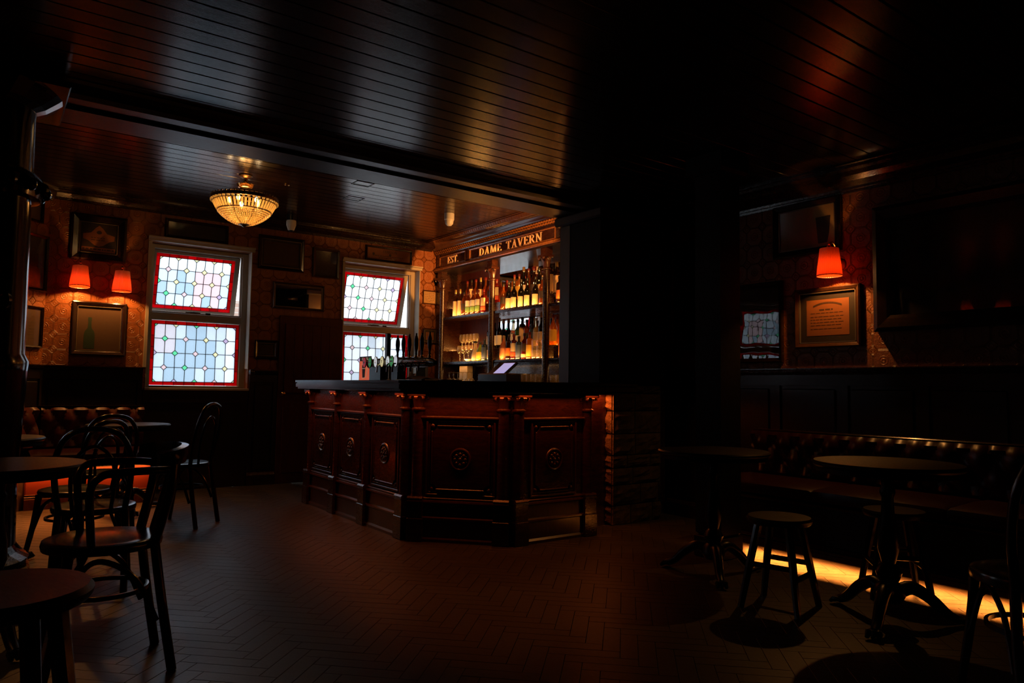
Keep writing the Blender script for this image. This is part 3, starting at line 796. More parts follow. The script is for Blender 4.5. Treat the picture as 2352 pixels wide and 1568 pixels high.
def art_certificate(seed, arc=True):
    def f(root, L, hw, z0, z1, pr):
        rnd = random.Random(seed); mb = MB(L); h = z1 - z0
        if arc:
            for i in range(26):
                a = math.radians(60 + 60 * i / 25); x = -math.cos(a) * hw * 1.3; z = z0 + h * 0.80 + (math.sin(a) - 0.87) * h * 0.6
                mb.box(x - hw * .022, x + hw * .022, 0, .001, z, z + h * .05)
        lines(mb, hw * .45, [z0 + h * .70], rnd, th=h * .035)
        lines(mb, hw, [z0 + h * q for q in (.62, .52, .44, .36, .28, .18)], rnd, th=h * .012, full=.8)
        mb.build('lettering', M['dimink'], pr, kind='stuff')
    return f
def art_bottle(root, L, hw, z0, z1, pr):
    h = z1 - z0; s_ = h / 0.44; cx = -hw * 0.42
    P = [(-.047, .02), (.047, .02), (.047, .16), (.040, .19), (.016, .225), (.012, .29), (.016, .295), (.016, .33), (-.016, .33), (-.016, .295), (-.012, .29), (-.016, .225), (-.040, .19), (-.047, .16)]
    MB(L).prism([(cx + x * s_, z0 + z * s_) for x, z in P], 0, .001, 1).build('printed_bottle', M['green'], pr)
def art_shield(root, L, hw, z0, z1, pr):
    h = z1 - z0; mb = MB(L)
    P = [(-.9, .62), (-.45, .68), (-.2, .86), (0, .95), (.2, .86), (.45, .68), (.9, .62), (.88, .45), (.6, .40), (.25, .25), (0, .20), (-.25, .25), (-.6, .40), (-.88, .45)]
    mb.prism([(x * hw, z0 + z * h) for x, z in P], 0, .001, 1)
    mb.box(-hw * .95, hw * .95, 0, .001, z0 + h * .02, z0 + h * .17)
    mb.build('emblem', M['parch'], pr)
    k = MB(L @ Matrix.Translation((0, .001, 0)))
    k.prism([(math.cos(a * PI / 6) * hw * .15, z0 + h * .70 + math.sin(a * PI / 6) * h * .06) for a in range(12)], 0, .001, 1)
    lines(k, hw, [z0 + h * .08], random.Random(3), th=h * .045, full=.9)
    lines(k, hw * .5, [z0 + h * .50, z0 + h * .42], random.Random(4), th=h * .02, full=.9)
    k.build('lettering', M['ink'], pr, kind='stuff')
def art_pint(root, L, hw, z0, z1, pr):
    h = z1 - z0
    MB(L).prism([(hw * .58 + x * h, z0 + z * h) for x, z in ((-.13, .08), (.10, .08), (.15, .30), (.19, .72), (-.19, .72), (-.15, .30))], 0, .001, 1).build('printed_pint', M['ink'], pr)
def art_jameson(root, L, hw, z0, z1, pr):
    h = z1 - z0; mb = MB(L)
    text_mb(mb, 'JAMESON', Matrix.Translation((hw * .05, 0, z0 + h * .64)), h * .26, d=.001)
    mb.prism([(math.cos(a * PI / 5) * .016 + hw * .05, z0 + h * .48 + math.sin(a * PI / 5) * .016) for a in range(10)], 0, .001, 1)
    mb.prism([(math.cos(a * PI / 5) * .016 - hw * .72, z0 + h * .46 + math.sin(a * PI / 5) * .016) for a in range(10)], 0, .001, 1)
    lines(mb, hw * .8, [z0 + h * .30], random.Random(8), th=h * .05, full=.95); lines(mb, hw * .5, [z0 + h * .12], random.Random(9), th=h * .06, full=.95)
    mb.build('lettering', M['ink'], pr, kind='stuff')
def art_pale_lines(seed):
    def f(root, L, hw, z0, z1, pr):
        rnd = random.Random(seed); mb = MB(L); h = z1 - z0
        lines(mb, hw, [z0 + h * q for q in (.85, .7, .55, .4, .25, .12)], rnd, th=h * .03, full=.8); mb.build('lettering', M['dimink'], pr, kind='stuff')
    return f
def art_scene(root, L, hw, z0, z1, pr):
    h = z1 - z0; mb = MB(L)
    mb.prism([(-hw * .9, z0 + h * .1), (hw * .9, z0 + h * .1), (hw * .9, z0 + h * .45), (hw * .2, z0 + h * .55), (-hw * .3, z0 + h * .5), (-hw * .9, z0 + h * .62)], 0, .001, 1)
    mb.build('landscape', M['ink'], pr)

TBi = frameM((0, YB, 0), (1, 0), (0, -1))
picture('framed_poster', TBi, 0.615, 1.095, 2.29, 2.745, 0.075, 'square dark framed emblem poster above the two red wall lamps', mount=0.012, mt_print='mount', art=art_shield)
picture('framed_print', TBi, 0.66, 1.13, 1.36, 1.885, 0.045, 'framed print of a green bottle below the two red wall lamps', mount=0.0, mt_print='paperd', art=art_bottle)
picture('framed_mirror', TBi, 1.448, 2.079, 2.615, 2.815, 0.03, 'long low glazed frame above the left window, reflecting the chandelier', mount=0.0, mt_print='mount', slip=False)
picture('framed_print', TBi, 2.406, 2.927, 2.394, 2.776, 0.035, 'framed certificate right of the left window, near the ceiling', mount=0.03, mt_print='paperd', art=art_certificate(4))
picture('framed_print', TBi, 3.036, 3.359, 2.362, 2.709, 0.03, 'small upright framed picture between the windows, thin brown frame', mount=0.0, mt_frame='oakframe', mt_print='mount', slip=False, art=art_scene)
picture('framed_mirror', TBi, 2.585, 3.183, 1.963, 2.262, 0.022, 'wide framed mirror above the dark red door', mount=0.0, mt_print='mirror', mt_frame='oakframe', cat='mirror')
picture('framed_sign', TBi, 3.698, 4.326, 2.645, 2.825, 0.022, 'long framed JAMESON sign above the right window', mount=0.0, mt_print='parch', art=art_jameson, cat='sign', slip=False)
picture('framed_print', TBi, 2.407, 2.68 - 0.02, 1.387, 1.594, 0.03, 'small dark framed picture left of the dark red door', mount=0.02, mt_print='dimink', art=art_pale_lines(6))
picture('framed_certificate', TBi, 4.500, 4.715, 2.165, 2.345, 0.016, 'small pale certificate beside the bottle cabinet, upper of two', mount=0.0, mt_frame='oakframe', mt_print='paper', art=art_pale_lines(7), slip=False)
picture('framed_certificate', TBi, 4.515, 4.72, 1.66, 1.85, 0.016, 'small certificate with wide brown mount beside the bottle cabinet, lower of two', mount=0.03, mt_frame='oakframe', mt_mount='mount', mt_print='parch', art=art_pale_lines(8))
TNi = frameM((0.44, YB, 0), (s2, s2), (s2, -s2))
# angled wall pictures (local x negative = away from the corner)
picture('framed_print', TNi, -0.50, -0.02, 1.94, 2.47, 0.028, 'dark framed picture on the angled wall, reflecting a red lamp', mount=0.0, mt_print='mount', slip=False)
picture('framed_print', TNi, -0.38, -0.035, 1.41, 1.795, 0.022, 'framed engraving on the angled wall just above the chair rail', mount=0.0, mt_print='paperd', slip=False, art=art_certificate(12, False))
picture('framed_print', TNi, -0.46, -0.10, 2.58, 2.78, 0.025, 'small framed picture near the ceiling on the angled wall', mount=0.0, mt_print='paperd', slip=False)
# right wall (viewer's left = larger y)
TEi = frameM((XE, 0, 0), (0, -1), (-1, 0))
picture('framed_print', TEi, -3.375, -2.81, 2.15, 2.565, 0.05, 'framed print of a black pint glass behind the single red lamp', mount=0.0, mt_print='paper', art=art_pint)
picture('framed_certificate', TEi, -3.19, -2.675, 1.438, 1.888, 0.035, 'framed parchment certificate below the single red lamp', mount=0.055, mt_print='parch', mt_frame='oakframe', art=art_certificate(2), cat='certificate')
picture('framed_mirror', TEi, -3.82, -3.30, 1.335, 1.98, 0.035, 'dark glazed frame on the right wall reflecting a leaded window', mount=0.0, mt_print='mount', glass='wglass', slip=False)
picture('framed_mirror', TEi, -4.46, -4.165, 1.46, 2.44, 0.03, 'tall narrow mirror beside the stone pier', mount=0.0, mt_print='mirror', cat='mirror', slip=True)
picture('framed_mirror', TEi, -2.565, -0.95, 1.53, 2.405, 0.11, 'very large dark framed glossy picture on the right wall', mount=0.0, mt_print='ink', slip=False, depth=0.05, glass='wglass', art=None)

# ------------------------------------------------------------ red wall lamps
def make_sconce():
    root = thing('wall_lamp', world=False)
    # local: wall plane y=0, room towards -y; shade axis at y=-0.15
    sh = MB(); k = 72; prof = [(0.0635, 0.20), (0.070, 0.14), (0.079, 0.07), (0.086, 0.0)]
    vs = []; fs = []
    for i in range(k):
        a = 2 * PI * i / k; f_ = 1 + 0.022 * (1 if i % 2 else -1)
        for r, z in prof: vs.append((r * f_ * math.cos(a), -0.15 + r * f_ * math.sin(a), z))
    L = len(prof)
    for i in range(k):
        j = (i + 1) % k
        for q in range(L - 1): fs.append((i * L + q + 1, i * L + q, j * L + q, j * L + q + 1))
    sh.add(vs, fs)
    o = sh.build('lamp_shade', M['shade'], root, label='pleated red-orange shade')
    MB().lathe([(0.0855, -0.002), (0.0875, -0.002), (0.0875, 0.004), (0.0855, 0.004), (0.0855, -0.002)], 36, (0, -0.15, 0), cap=False).build('shade_rim', M['leatherr'], o)
    MB().lathe([(0.0, 0.195), (0.028, 0.197), (0.030, 0.203), (0.012, 0.207), (0.010, 0.213), (0.017, 0.218), (0.010, 0.224), (0.013, 0.232), (0.006, 0.240), (0.0, 0.243)], 16, (0, -0.15, 0)).build('finial', M['brass'], root, True)
    MB().tube(crv([(0, -0.15, 0.19), (0, -0.15, 0.235), (0, -0.10, 0.25), (0, -0.05, 0.20), (0, -0.03, 0.12), (0, 0, 0.10)]), 0.006, 8).build('arm', M['oldbrass'], root, True)
    MB().lathe([(0.0, 0), (0.045, 0), (0.045, 0.006), (0.03, 0.014), (0.0, 0.02)], 20, T=Matrix.Translation((0, 0, 0.10)) @ Matrix.Rotation(PI / 2, 4, 'X')).build('backplate', M['oldbrass'], root, True)
    MB().sphere((0, -0.15, 0.10), 0.018, 12, 8, 1.5).build('bulb', M['bulb'], root, True)
    return root
sconce = make_sconce()
def put_sconce(x, y, z, rz, label, group, power=16.0):
    o = place(sconce, (x, y, z), rz, label, 'lamp', group)
    d = Matrix.Rotation(rz, 3, 'Z') @ Vector((0, -0.15, 0.06))
    point('lamp_light', (x + d.x, y + d.y, z + 0.055), power, (1.0, 0.41, 0.09), 0.015)
    return o
SL = put_sconce(0.70, YB, 1.995, 0, 'left lamp of the red pair over the banquette', 'pair of red wall lamps over the banquette')
SL.rotation_euler.x = math.radians(-5)
put_sconce(1.058, YB, 1.995, 0, 'right lamp of the red pair, next to the window', 'pair of red wall lamps over the banquette')
put_sconce(XE, 2.83, 1.945, -PI / 2, 'single red lamp on the right wall, over a framed certificate', None)
put_sconce(-1.6, 4.52, 2.25, PI / 2, 'red lamp on the west wall, right one of two', 'red wall lamps on the west wall', 6.0)
put_sconce(-1.6, 4.07, 2.25, PI / 2, 'red lamp on the west wall, left one of two', 'red wall lamps on the west wall', 6.0)

# ------------------------------------------------------------ chandelier
cx, cy = 1.792, 6.5
CH = thing('chandelier', 'glowing crystal basket chandelier hanging from the back room ceiling', 'chandelier', (cx, cy, 2.50))
rim = 2.725
MB().lathe([(0.0, 0.0), (0.055, 0.0), (0.06, -0.008), (0.05, -0.018), (0.02, -0.03), (0.012, -0.05), (0.02, -0.07), (0.0, -0.075)], 20, (cx, cy, ZB)).build('ceiling_rose', M['oldbrass'], CH, True)
MB().tube([(cx, cy, ZB - 0.06), (cx, cy, 2.86)], 0.008, 8).tube(crv([(cx + .02 * math.cos(a * .8), cy + .02 * math.sin(a * .8), ZB - .03 - a * .006) for a in range(10)], 3), 0.003, 6).build('stem', M['oldbrass'], CH, True)
MB().lathe([(0.045, 0.0), (0.060, 0.004), (0.072, 0.026), (0.074, 0.032), (0.066, 0.030), (0.050, 0.010), (0.045, 0.0)], 28, (cx, cy, 2.835), cap=False).build('collar', M['brass'], CH, True, label='pale gilt collar')
dm = MB().lathe([(0.045, 0.10), (0.075, 0.09), (0.078, 0.075), (0.06, 0.065), (0.045, 0.07), (0.045, 0.10)], 32, (cx, cy, rim), cap=False)
for k in range(6):
    a = k * PI / 3 + .3
    dm.tube([(cx + r * math.cos(a), cy + r * math.sin(a), rim + z) for r, z in ((0.06, 0.08), (0.12, 0.062), (0.20, 0.045), (0.278, 0.012))], 0.004, 6)
dm.lathe([(0.20, 0.04), (0.205, 0.045), (0.20, 0.05), (0.20, 0.04)], 40, (cx, cy, rim), cap=False)
dm.build('crown', M['oldbrass'], CH, True)
mb = MB().lathe([(0.272, -0.012), (0.283, -0.012), (0.286, 0.0), (0.283, 0.018), (0.272, 0.018), (0.272, -0.012)], 48, (cx, cy, rim), cap=False).lathe([(0.262, -0.030), (0.268, -0.030), (0.268, -0.024), (0.262, -0.024), (0.262, -0.03)], 48, (cx, cy, rim), cap=False).lathe([(0.222, -0.104), (0.228, -0.104), (0.228, -0.098), (0.222, -0.098), (0.222, -0.104)], 48, (cx, cy, rim), cap=False)
for k in range(8):
    a = k * PI / 4 + 0.1; mb.tube([(cx + r * math.cos(a), cy + r * math.sin(a), rim + z) for r, z in ((0.272, -0.02), (0.25, -0.06), (0.226, -0.10), (0.18, -0.15), (0.12, -0.19), (0.05, -0.213))], 0.0028, 5)
mb.build('hoops', M['oldbrass'], CH, True)
for k in range(44):       # filigree gallery on the rim
    a = 2 * PI * k / 44
    if k == 0: gal = MB()
    gal.sphere((cx + 0.279 * math.cos(a), cy + 0.279 * math.sin(a), rim + 0.024), 0.009, 6, 4)
gal.build('gallery', M['oldbrass'], CH, True)
me = MB().sphere((0, 0, 0), 0.0135, 8, 6).mesh('crystal_ball', M['crystal'], True)
for k in range(40):
    a = 2 * PI * k / 40; inst('crystal_ball', me, CH, Matrix.Translation((0.274 * math.cos(a), 0.274 * math.sin(a), rim - 0.018 - 2.50)))
me = MB().prism([(-.009, -.003), (0, -.006), (.009, -.003), (.009, .003), (0, .006), (-.009, .003)], -0.036, 0.036).mesh('crystal_rod', M['crystal'])
for k in range(52):
    a = 2 * PI * k / 52
    inst('crystal_rod', me, CH, Matrix.Translation((0.246 * math.cos(a), 0.246 * math.sin(a), rim - 0.063 - 2.50)) @ Matrix.Rotation(a + PI / 2, 4, 'Z') @ Matrix.Rotation(math.radians(28), 4, 'X'))
bd = MB()
for rr, zz in ((0.218, -.112), (0.204, -.127), (0.189, -.141), (0.173, -.154), (0.157, -.166), (0.140, -.177), (0.123, -.187), (0.105, -.196), (0.087, -.203), (0.069, -.209), (0.052, -.213)):
    n = int(2 * PI * rr / 0.0165)
    for k in range(n):
        a = 2 * PI * k / n; bd.sphere((cx + rr * math.cos(a), cy + rr * math.sin(a), rim + zz), 0.0078, 6, 4)
bd.build('bead_net', M['crystal'], CH, True, kind='stuff')
MB().lathe([(0.0, -0.018), (0.012, -0.014), (0.02, -0.004), (0.046, 0.004), (0.05, 0.012), (0.0, 0.012)], 16, (cx, cy, rim - 0.222)).build('bottom_cap', M['oldbrass'], CH, True)
for k in range(5):
    a = 2 * PI * k / 5 + 0.25; bx_, by_ = cx + 0.13 * math.cos(a), cy + 0.13 * math.sin(a)
    MB().lathe([(0.009, -0.06), (0.009, -0.03), (0.0, -0.03)], 10, (bx_, by_, rim)).build('candle_tube', M['brass'], CH, True)
    MB().sphere((bx_, by_, rim - 0.005), 0.016, 10, 8, 1.6).build('bulb', M['bulb'], CH, True)
point('chandelier_light', (cx, cy, rim + 0.035), 2.2, WARM, 0.05)
point('chandelier_light', (cx, cy, rim - 0.10), 3.0, WARM, 0.05)

# white detectors and sensors on the ceiling
det = thing('motion_sensor', None, None, world=False)
MB().lathe([(0.0, -0.115), (0.02, -0.112), (0.036, -0.095), (0.042, -0.06)], 20).build('lens', M['white'], det, True, label='white dome lens')
MB().lathe([(0.043, -0.06), (0.046, -0.058), (0.046, 0.0), (0.0, 0.0)], 20).build('housing', M['white'], det, True)
place(det, (3.93, 6.55, ZB), 0, 'white domed sensor on the ceiling near the bottle cabinet', 'sensor', None, 1.15)
sp = thing('security_camera', 'white dome security camera hanging near the wall between the windows', 'camera', world=False)
MB().lathe([(0.05, 0.0), (0.052, -0.01), (0.052, -0.05), (0.035, -0.1), (0.032, -0.108), (0, -0.108)], 24).build('housing', M['white'], sp, True)
MB().sphere((0, 0, -0.095), 0.030, 14, 8).build('dome', M['black'], sp, True, label='black glass dome')
MB().lathe([(0.0, 0.0), (0.05, 0.0), (0.05, 0.06), (0.0, 0.06)], 20).build('mounting_tube', M['black'], sp, True)
sp.location = (2.63, 7.72, ZB - 0.06)
d2 = thing('ceiling_spotlight', 'tiny recessed brass spotlight on the back room ceiling', 'light', (2.18, 6.55, ZB), None)
MB().lathe([(0.014, 0), (0.026, 0), (0.028, -0.006), (0.02, -0.008), (0.014, -0.004), (0.014, 0)], 16, (2.18, 6.55, ZB), cap=False).build('bezel', M['brass'], d2, True)
for i, (x, y) in enumerate(((2.72, 6.08), (2.87, 6.62))):
    h = MB(); 
    for a, b_, c, d in ((-.085, .085, -.07, -.062), (-.085, .085, .062, .07), (-.085, -.077, -.07, .07), (.077, .085, -.07, .07)): h.box(x + a, x + b_, y + c, y + d, ZB - 0.004, ZB + 0.001)
    o = h.build('ceiling_hatch', M['beam']); tag(o, ('small square hatch frame in the back ceiling, nearer the beam', 'small square hatch frame in the back ceiling, nearer the window wall')[i], 'hatch')

# ------------------------------------------------------------ stone pier, posts
PX0, PY0, PY1 = 4.17, 4.47, 4.97
PYS = 4.30; PXE = 4.76
core = MB().box(PX0 + 0.03, PXE - .03, PYS + 0.03, PY1 - 0.02, 0, 1.14).box(PX0 + 0.03, XE, PY0 + 0.03, PY1 - 0.02, 0, 2.60)
PI_ = struct('wall_pier', core, M['wain'], 'pier of rough rubble stone standing at the end of the bar')
rnd = random.Random(5)
DARKST = wood('shaded_stone', (0.018, 0.013, 0.009), (0.05, 0.036, 0.024), 0.85, (8, 8, 8), 0, 0.8, 0.2)  # darker copy of the stone: shade on the south face put into colour
def rough_stone(x0, x1, y0, y1, z0, z1, faces, mt=None):
    """irregular block: subdivided faces pushed about"""
    n = 5; mb = MB()
    def fn(ax, val, sgn):
        def f(u, v):
            e = 0 if u in (0, 1) or v in (0, 1) else 1
            d = (rnd.uniform(-0.012, 0.012) + 0.008) * e - (1 - e) * 0.012
            if ax == 0: return (val + sgn * d, y0 + (y1 - y0) * u, z0 + (z1 - z0) * v)
            return (x0 + (x1 - x0) * u, val + sgn * d, z0 + (z1 - z0) * v)
        return f
    for ax, val, sgn in faces: mb.grid(n, n, fn(ax, val, sgn))
    mb.build('stone', mt or M['stone'], PI_)
z = 0.0
while z < 1.12:
    h = rnd.uniform(0.10, 0.19); h = min(h, 1.14 - z)
    yq = PYS + rnd.uniform(.2, .3)
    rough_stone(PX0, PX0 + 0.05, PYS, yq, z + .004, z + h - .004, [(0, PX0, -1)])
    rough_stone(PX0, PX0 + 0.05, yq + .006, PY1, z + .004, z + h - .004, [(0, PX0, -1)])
    xa = PX0
    while xa < PXE - 0.02:
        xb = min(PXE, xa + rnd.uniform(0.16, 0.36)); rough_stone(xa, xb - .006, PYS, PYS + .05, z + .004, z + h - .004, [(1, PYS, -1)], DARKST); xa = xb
    z += h
up = MB().bbox(PX0 - 0.002, XE, PY0 - 0.01, PY1 - 0.10, 1.15, 2.655, 0.01)  # casing split in two tones: this face carries its shade as colour
struct('trim_32', up, M['matte'], 'wooden casing of the pier above the bar counter, darkened as shade')
up = MB().bbox(PX0 - 0.006, XE, PY1 - 0.12, PY1 + 0.012, 1.15, 2.655, 0.01)  # paler strip: light along the casing edge put into the colour
struct('trim_30', up, plain('lit_edge_plaster', (0.10, 0.065, 0.04), 0.45), 'edge strip of the pier casing above the bar counter, coloured as lit')
struct('trim_31', MB().bbox(PX0 - 0.05, XE, PY0 - 0.06, PY1 + 0.04, 2.56, 2.648, 0.015), M['beam'], 'capping block of the pier under the beam')

def post(name, x, y, r, label):
    root = thing(name, label, 'column', (x, y, 0))
    MB().bbox(x - r * 1.3, x + r * 1.3, y - r * 1.3, y + r * 1.3, 0, 0.16, 0.015).lathe([(r * 1.25, 0.16), (r * 1.3, 0.19), (r * 1.1, 0.22), (r * 1.0, 0.26)], 24, (x, y, 0)).build('base', M['trim'], root, False)
    return root
# near left: big carved column under the end of the beam
x, y = -0.095, 4.62
LC = post('carved_column', x, y, 0.26, 'big dark turned column with carved collar at the left edge')
MB().lathe([(0.275, 0.26), (0.268, 0.6), (0.285, 1.15), (0.29, 1.20), (0.27, 1.24), (0.262, 1.9), (0.258, 2.06)], 36, (x, y, 0)).build('lower_shaft', M['colw'], LC, True)
MB().lathe([(0.258, 2.05), (0.30, 2.06), (0.305, 2.09), (0.275, 2.11), (0.29, 2.13), (0.315, 2.15), (0.30, 2.18), (0.262, 2.20)], 36, (x, y, 0)).build('collar', M['colw'], LC, True)
MB().lathe([(0.262, 2.20), (0.258, 2.54)], 36, (x, y, 0)).build('upper_shaft', M['colw'], LC, True)
MB().lathe([(0.26, 2.53), (0.30, 2.55), (0.36, 2.60), (0.38, 2.62)], 28, (x, y, 0)).bbox(x - 0.39, x + 0.39, y - 0.32, y + 0.38, 2.615, 2.648, 0.008).build('capital', M['colw'], LC, False)
me = MB()
lp = crv([(0, 0, 0), (0.02, 0, 0.03), (0.045, 0, 0.045), (0.06, 0, 0.035), (0.058, 0, 0.015), (0.045, 0, 0.012)], 4)
me.tube(lp, [0.012 + 0.012 * math.sin(PI * i / (len(lp) - 1)) for i in range(len(lp))], 8)
leaf = me.mesh('carved_leaf', M['colw'], True)
for k in range(18):
    a = 2 * PI * k / 18
    inst('carved_leaf', leaf, LC, Matrix.Rotation(a, 4, 'Z') @ Matrix.Translation((0.265, 0, 2.08)))
for k, (a, zz, s_) in enumerate(((-95, 1.78, 1.6), (-80, 1.70, 1.5), (-100, 1.62, 1.4), (-70, 1.60, 1.3), (-88, 1.50, 1.5), (-60, 1.46, 1.2), (-75, 1.42, 1.2))):
    inst('carved_leaf', leaf, LC, Matrix.Rotation(math.radians(a), 4, 'Z') @ Matrix.Translation((0.258, 0, zz)) @ Matrix.Scale(s_, 4))
# slim dark column in the right hand room
x, y = 4.03, 3.14
RC = thing('slim_column', 'dark square wooden post standing before the right wall', 'column', (x, y, 0))
MB().bbox(x - 0.112, x + 0.112, y - 0.112, y + 0.112, 0, 0.14, 0.006).build('base', M['matte'], RC)
MB().bbox(x - 0.105, x + 0.105, y - 0.105, y + 0.105, 0.14, 2.60, 0.02).build('shaft', M['matte'], RC)
MB().bbox(x - 0.15, x + 0.15, y - 0.15, y + 0.15, 2.58, ZN - 0.002, 0.02).build('capital', M['matte'], RC)

# ------------------------------------------------------------ the bar
BAR = thing('bar_counter', 'dark carved mahogany bar with canted front and glowing underside', 'bar', (3.3, 4.9, 0))
A0, A1, A2, A3 = (2.515, 6.72), (2.515, 4.70), (3.045, 4.125), (3.76, 4.125)
body = MB()
body.prism([(2.56, 6.72), (2.56, 4.72), (3.065, 4.175), (3.80, 4.175), (3.80, 4.46), (4.165, 4.46), (4.165, 4.95), (3.35, 4.95), (2.95, 5.25), (2.95, 6.72)], 0, 1.06)
body.build('carcass', M['bar'], BAR)
def off(d):
    """outline of the front pushed out by d"""
    e = d * math.tan(math.radians(23.5))
    return [(2.515 - d, 6.73 + max(0, d) * .3), (2.515 - d, 4.70 - e * .95), (3.045 - e, 4.125 - d), (3.95 + d * .0, 4.125 - d)]
top = MB()
for (d, z0, z1) in ((0.095, 1.068, 1.085), (0.112, 1.085, 1.118), (0.102, 1.118, 1.128), (0.118, 1.128, 1.147)):
    P = off(d); P[3] = (4.16, P[3][1])
    top.prism(P + [(4.16, 4.90), (3.45, 4.90), (3.02, 5.30), (3.02, P[0][1])], z0, z1)
top.build('counter_top', M['counter'], BAR)
# panels
def bar_panel(p0, p1, npan):
    L = math.dist(p0, p1); ux = ((p1[0] - p0[0]) / L, (p1[1] - p0[1]) / L); nn = (ux[1], -ux[0])
    T = frameM(p0, ux, nn)                     # local y points out of the bar
    MB(T).box(0, L, -0.03, -0.012, 0.88, 1.062).box(0, L, -0.03, -0.018, 0, 0.88).build('backboard', M['bar'], BAR)
    # base: two stepped skirtings
    b = MB(T)
    b.extrude([(-0.03, 0), (0.022, 0), (0.022, 0.02), (0.012, 0.035), (0.010, 0.15), (0.022, 0.158), (0.022, 0.170), (0.002, 0.18), (-0.004, 0.27), (-0.03, 0.27)], (0, 0), (L, 0), (0, 1))
    b.extrude([(-0.03, 0.27), (0.006, 0.27), (0.016, 0.278), (0.012, 0.290), (0.004, 0.294), (0.008, 0.306), (0.0, 0.312), (-0.012, 0.318), (-0.03, 0.318)], (0, 0), (L, 0), (0, 1))
    b.build('moulding', M['barh'], BAR); b = MB(T)
    b.extrude([(-0.03, 0.872), (0.004, 0.872), (0.012, 0.878), (0.012, 0.886), (0.0, 0.892), (-0.03, 0.892)], (0, 0), (L, 0), (0, 1))
    b.build('moulding', M['barh'], BAR)
    pw = L / npan
    for i in range(npan):
        c = pw * (i + .5); hw = pw / 2 - (0.085 if L > 0.7 or npan > 1 else 0.075)
        pn = MB(T)
        # outer ogee frame
        def rect(hw_, z0, z1, t, y0, y1, mb=pn):
            mb.bbox(c - hw_, c + hw_, y0, y1, z1 - t, z1, 0.003); mb.bbox(c - hw_, c + hw_, y0, y1, z0, z0 + t, 0.003)
            mb.bbox(c - hw_, c - hw_ + t, y0, y1, z0 + t, z1 - t, 0.003); mb.bbox(c + hw_ - t, c + hw_, y0, y1, z0 + t, z1 - t, 0.003)
        rect(hw, 0.325, 0.868, 0.014, -0.018, 0.004); rect(hw - 0.018, 0.345, 0.850, 0.010, -0.018, -0.003)
        # raised field with notched corners
        iw, z0, z1 = hw - 0.042, 0.368, 0.826; q = 0.040
        pts = []
        for (cx_, cz, a0) in ((iw, z0, 180), (iw, z1, 270), (-iw, z1, 0), (-iw, z0, 90)):
            seg = [(cx_ + q * math.cos(math.radians(a0 - 90 * k / 5 )), cz + q * math.sin(math.radians(a0 - 90 * k / 5))) for k in range(6)]
            pts += [(c + a, b_) for a, b_ in seg]
        # order: bottom right, top right, top left, bottom left
        pn2 = MB(T).prism(pts, -0.018, 0.002, 1)
        p = pn.build('panel_frame', M['barh'], BAR)
        f_ = pn2.build('panel', M['bar'], BAR)
        bead = MB(T)
        bead.bbox(c - iw + q, c + iw - q, 0.000, 0.008, z1 - 0.008, z1 + 0.001, 0.003); bead.bbox(c - iw + q, c + iw - q, 0.000, 0.008, z0 - .001, z0 + 0.008, 0.003)
        bead.bbox(c - iw - .001, c - iw + 0.007, 0.0, 0.007, z0 + q, z1 - q, 0.003); bead.bbox(c + iw - 0.007, c + iw + .001, 0.0, 0.007, z0 + q, z1 - q, 0.003)
        bead.build('bead', M['barh'], f_)
        for sx in (-1, 1):
            for zz in (z0 + 0.004, z1 - 0.004):
                MB(T).sphere((c + sx * (iw - 0.004), -0.012, zz), 0.017, 12, 8).build('boss', M['barh'], f_, True)
        R = T @ Matrix.Translation((c, 0.002, 0.587)) @ Matrix.Rotation(-PI / 2, 4, 'X')
        MB(R).lathe([(0.062, 0.0), (0.066, 0.006), (0.072, 0.009), (0.079, 0.006), (0.082, 0.0)], 36, cap=False).build('roundel_ring', M['barh'], f_, True)
        ro = MB(R)
        ro.lathe([(0.0, 0.016), (0.008, 0.014), (0.014, 0.008), (0.016, 0.004), (0.022, 0.009), (0.026, 0.004), (0.05, 0.003), (0.053, 0.0)], 24)
        for k in range(8):
            a = k * PI / 4
            ro.sphere((0.038 * math.cos(a), 0.038 * math.sin(a), 0.006), 0.0125, 8, 6, 0.6); ro.sphere((0.050 * math.cos(a + .39), 0.050 * math.sin(a + .39), 0.004), 0.006, 6, 4)
        ro.build('rosette', M['barh'], f_, True)
bar_panel((2.515, 6.66), (2.515, 4.76), 3)
bar_panel((2.555, 4.655), (3.005, 4.168), 1)
bar_panel((3.12, 4.125), (3.70, 4.125), 1)
# pilasters
leafp = crv([(0, 0.010, 0), (0, 0.014, 0.035), (0, 0.024, 0.065), (0, 0.044, 0.082), (0, 0.056, 0.076), (0, 0.054, 0.062)], 4)
def leaf_mesh():
    mb = MB(); n = len(leafp)
    wd = [0.010 + 0.010 * math.sin(PI * min(1, i / (n - 1) * 1.15)) for i in range(n)]
    vs = []; fs = []
    for i, p in enumerate(leafp):
        for sx in (-1, 0, 1): vs.append((sx * wd[i], p.y + (0.004 if sx == 0 else 0), p.z))
        for sx in (1, 0, -1): vs.append((sx * wd[i] * .9, p.y - 0.006, p.z - 0.002))
    for i in range(n - 1):
        for k in range(6): fs.append((i * 6 + k, i * 6 + (k + 1) % 6, i * 6 + 6 + (k + 1) % 6, i * 6 + 6 + k))
    fs += [tuple(range(6))[::-1], tuple(range(6 * n - 6, 6 * n))]
    return mb.add(vs, fs).mesh('acanthus_leaf', M['barh'], True)
LEAF = leaf_mesh()
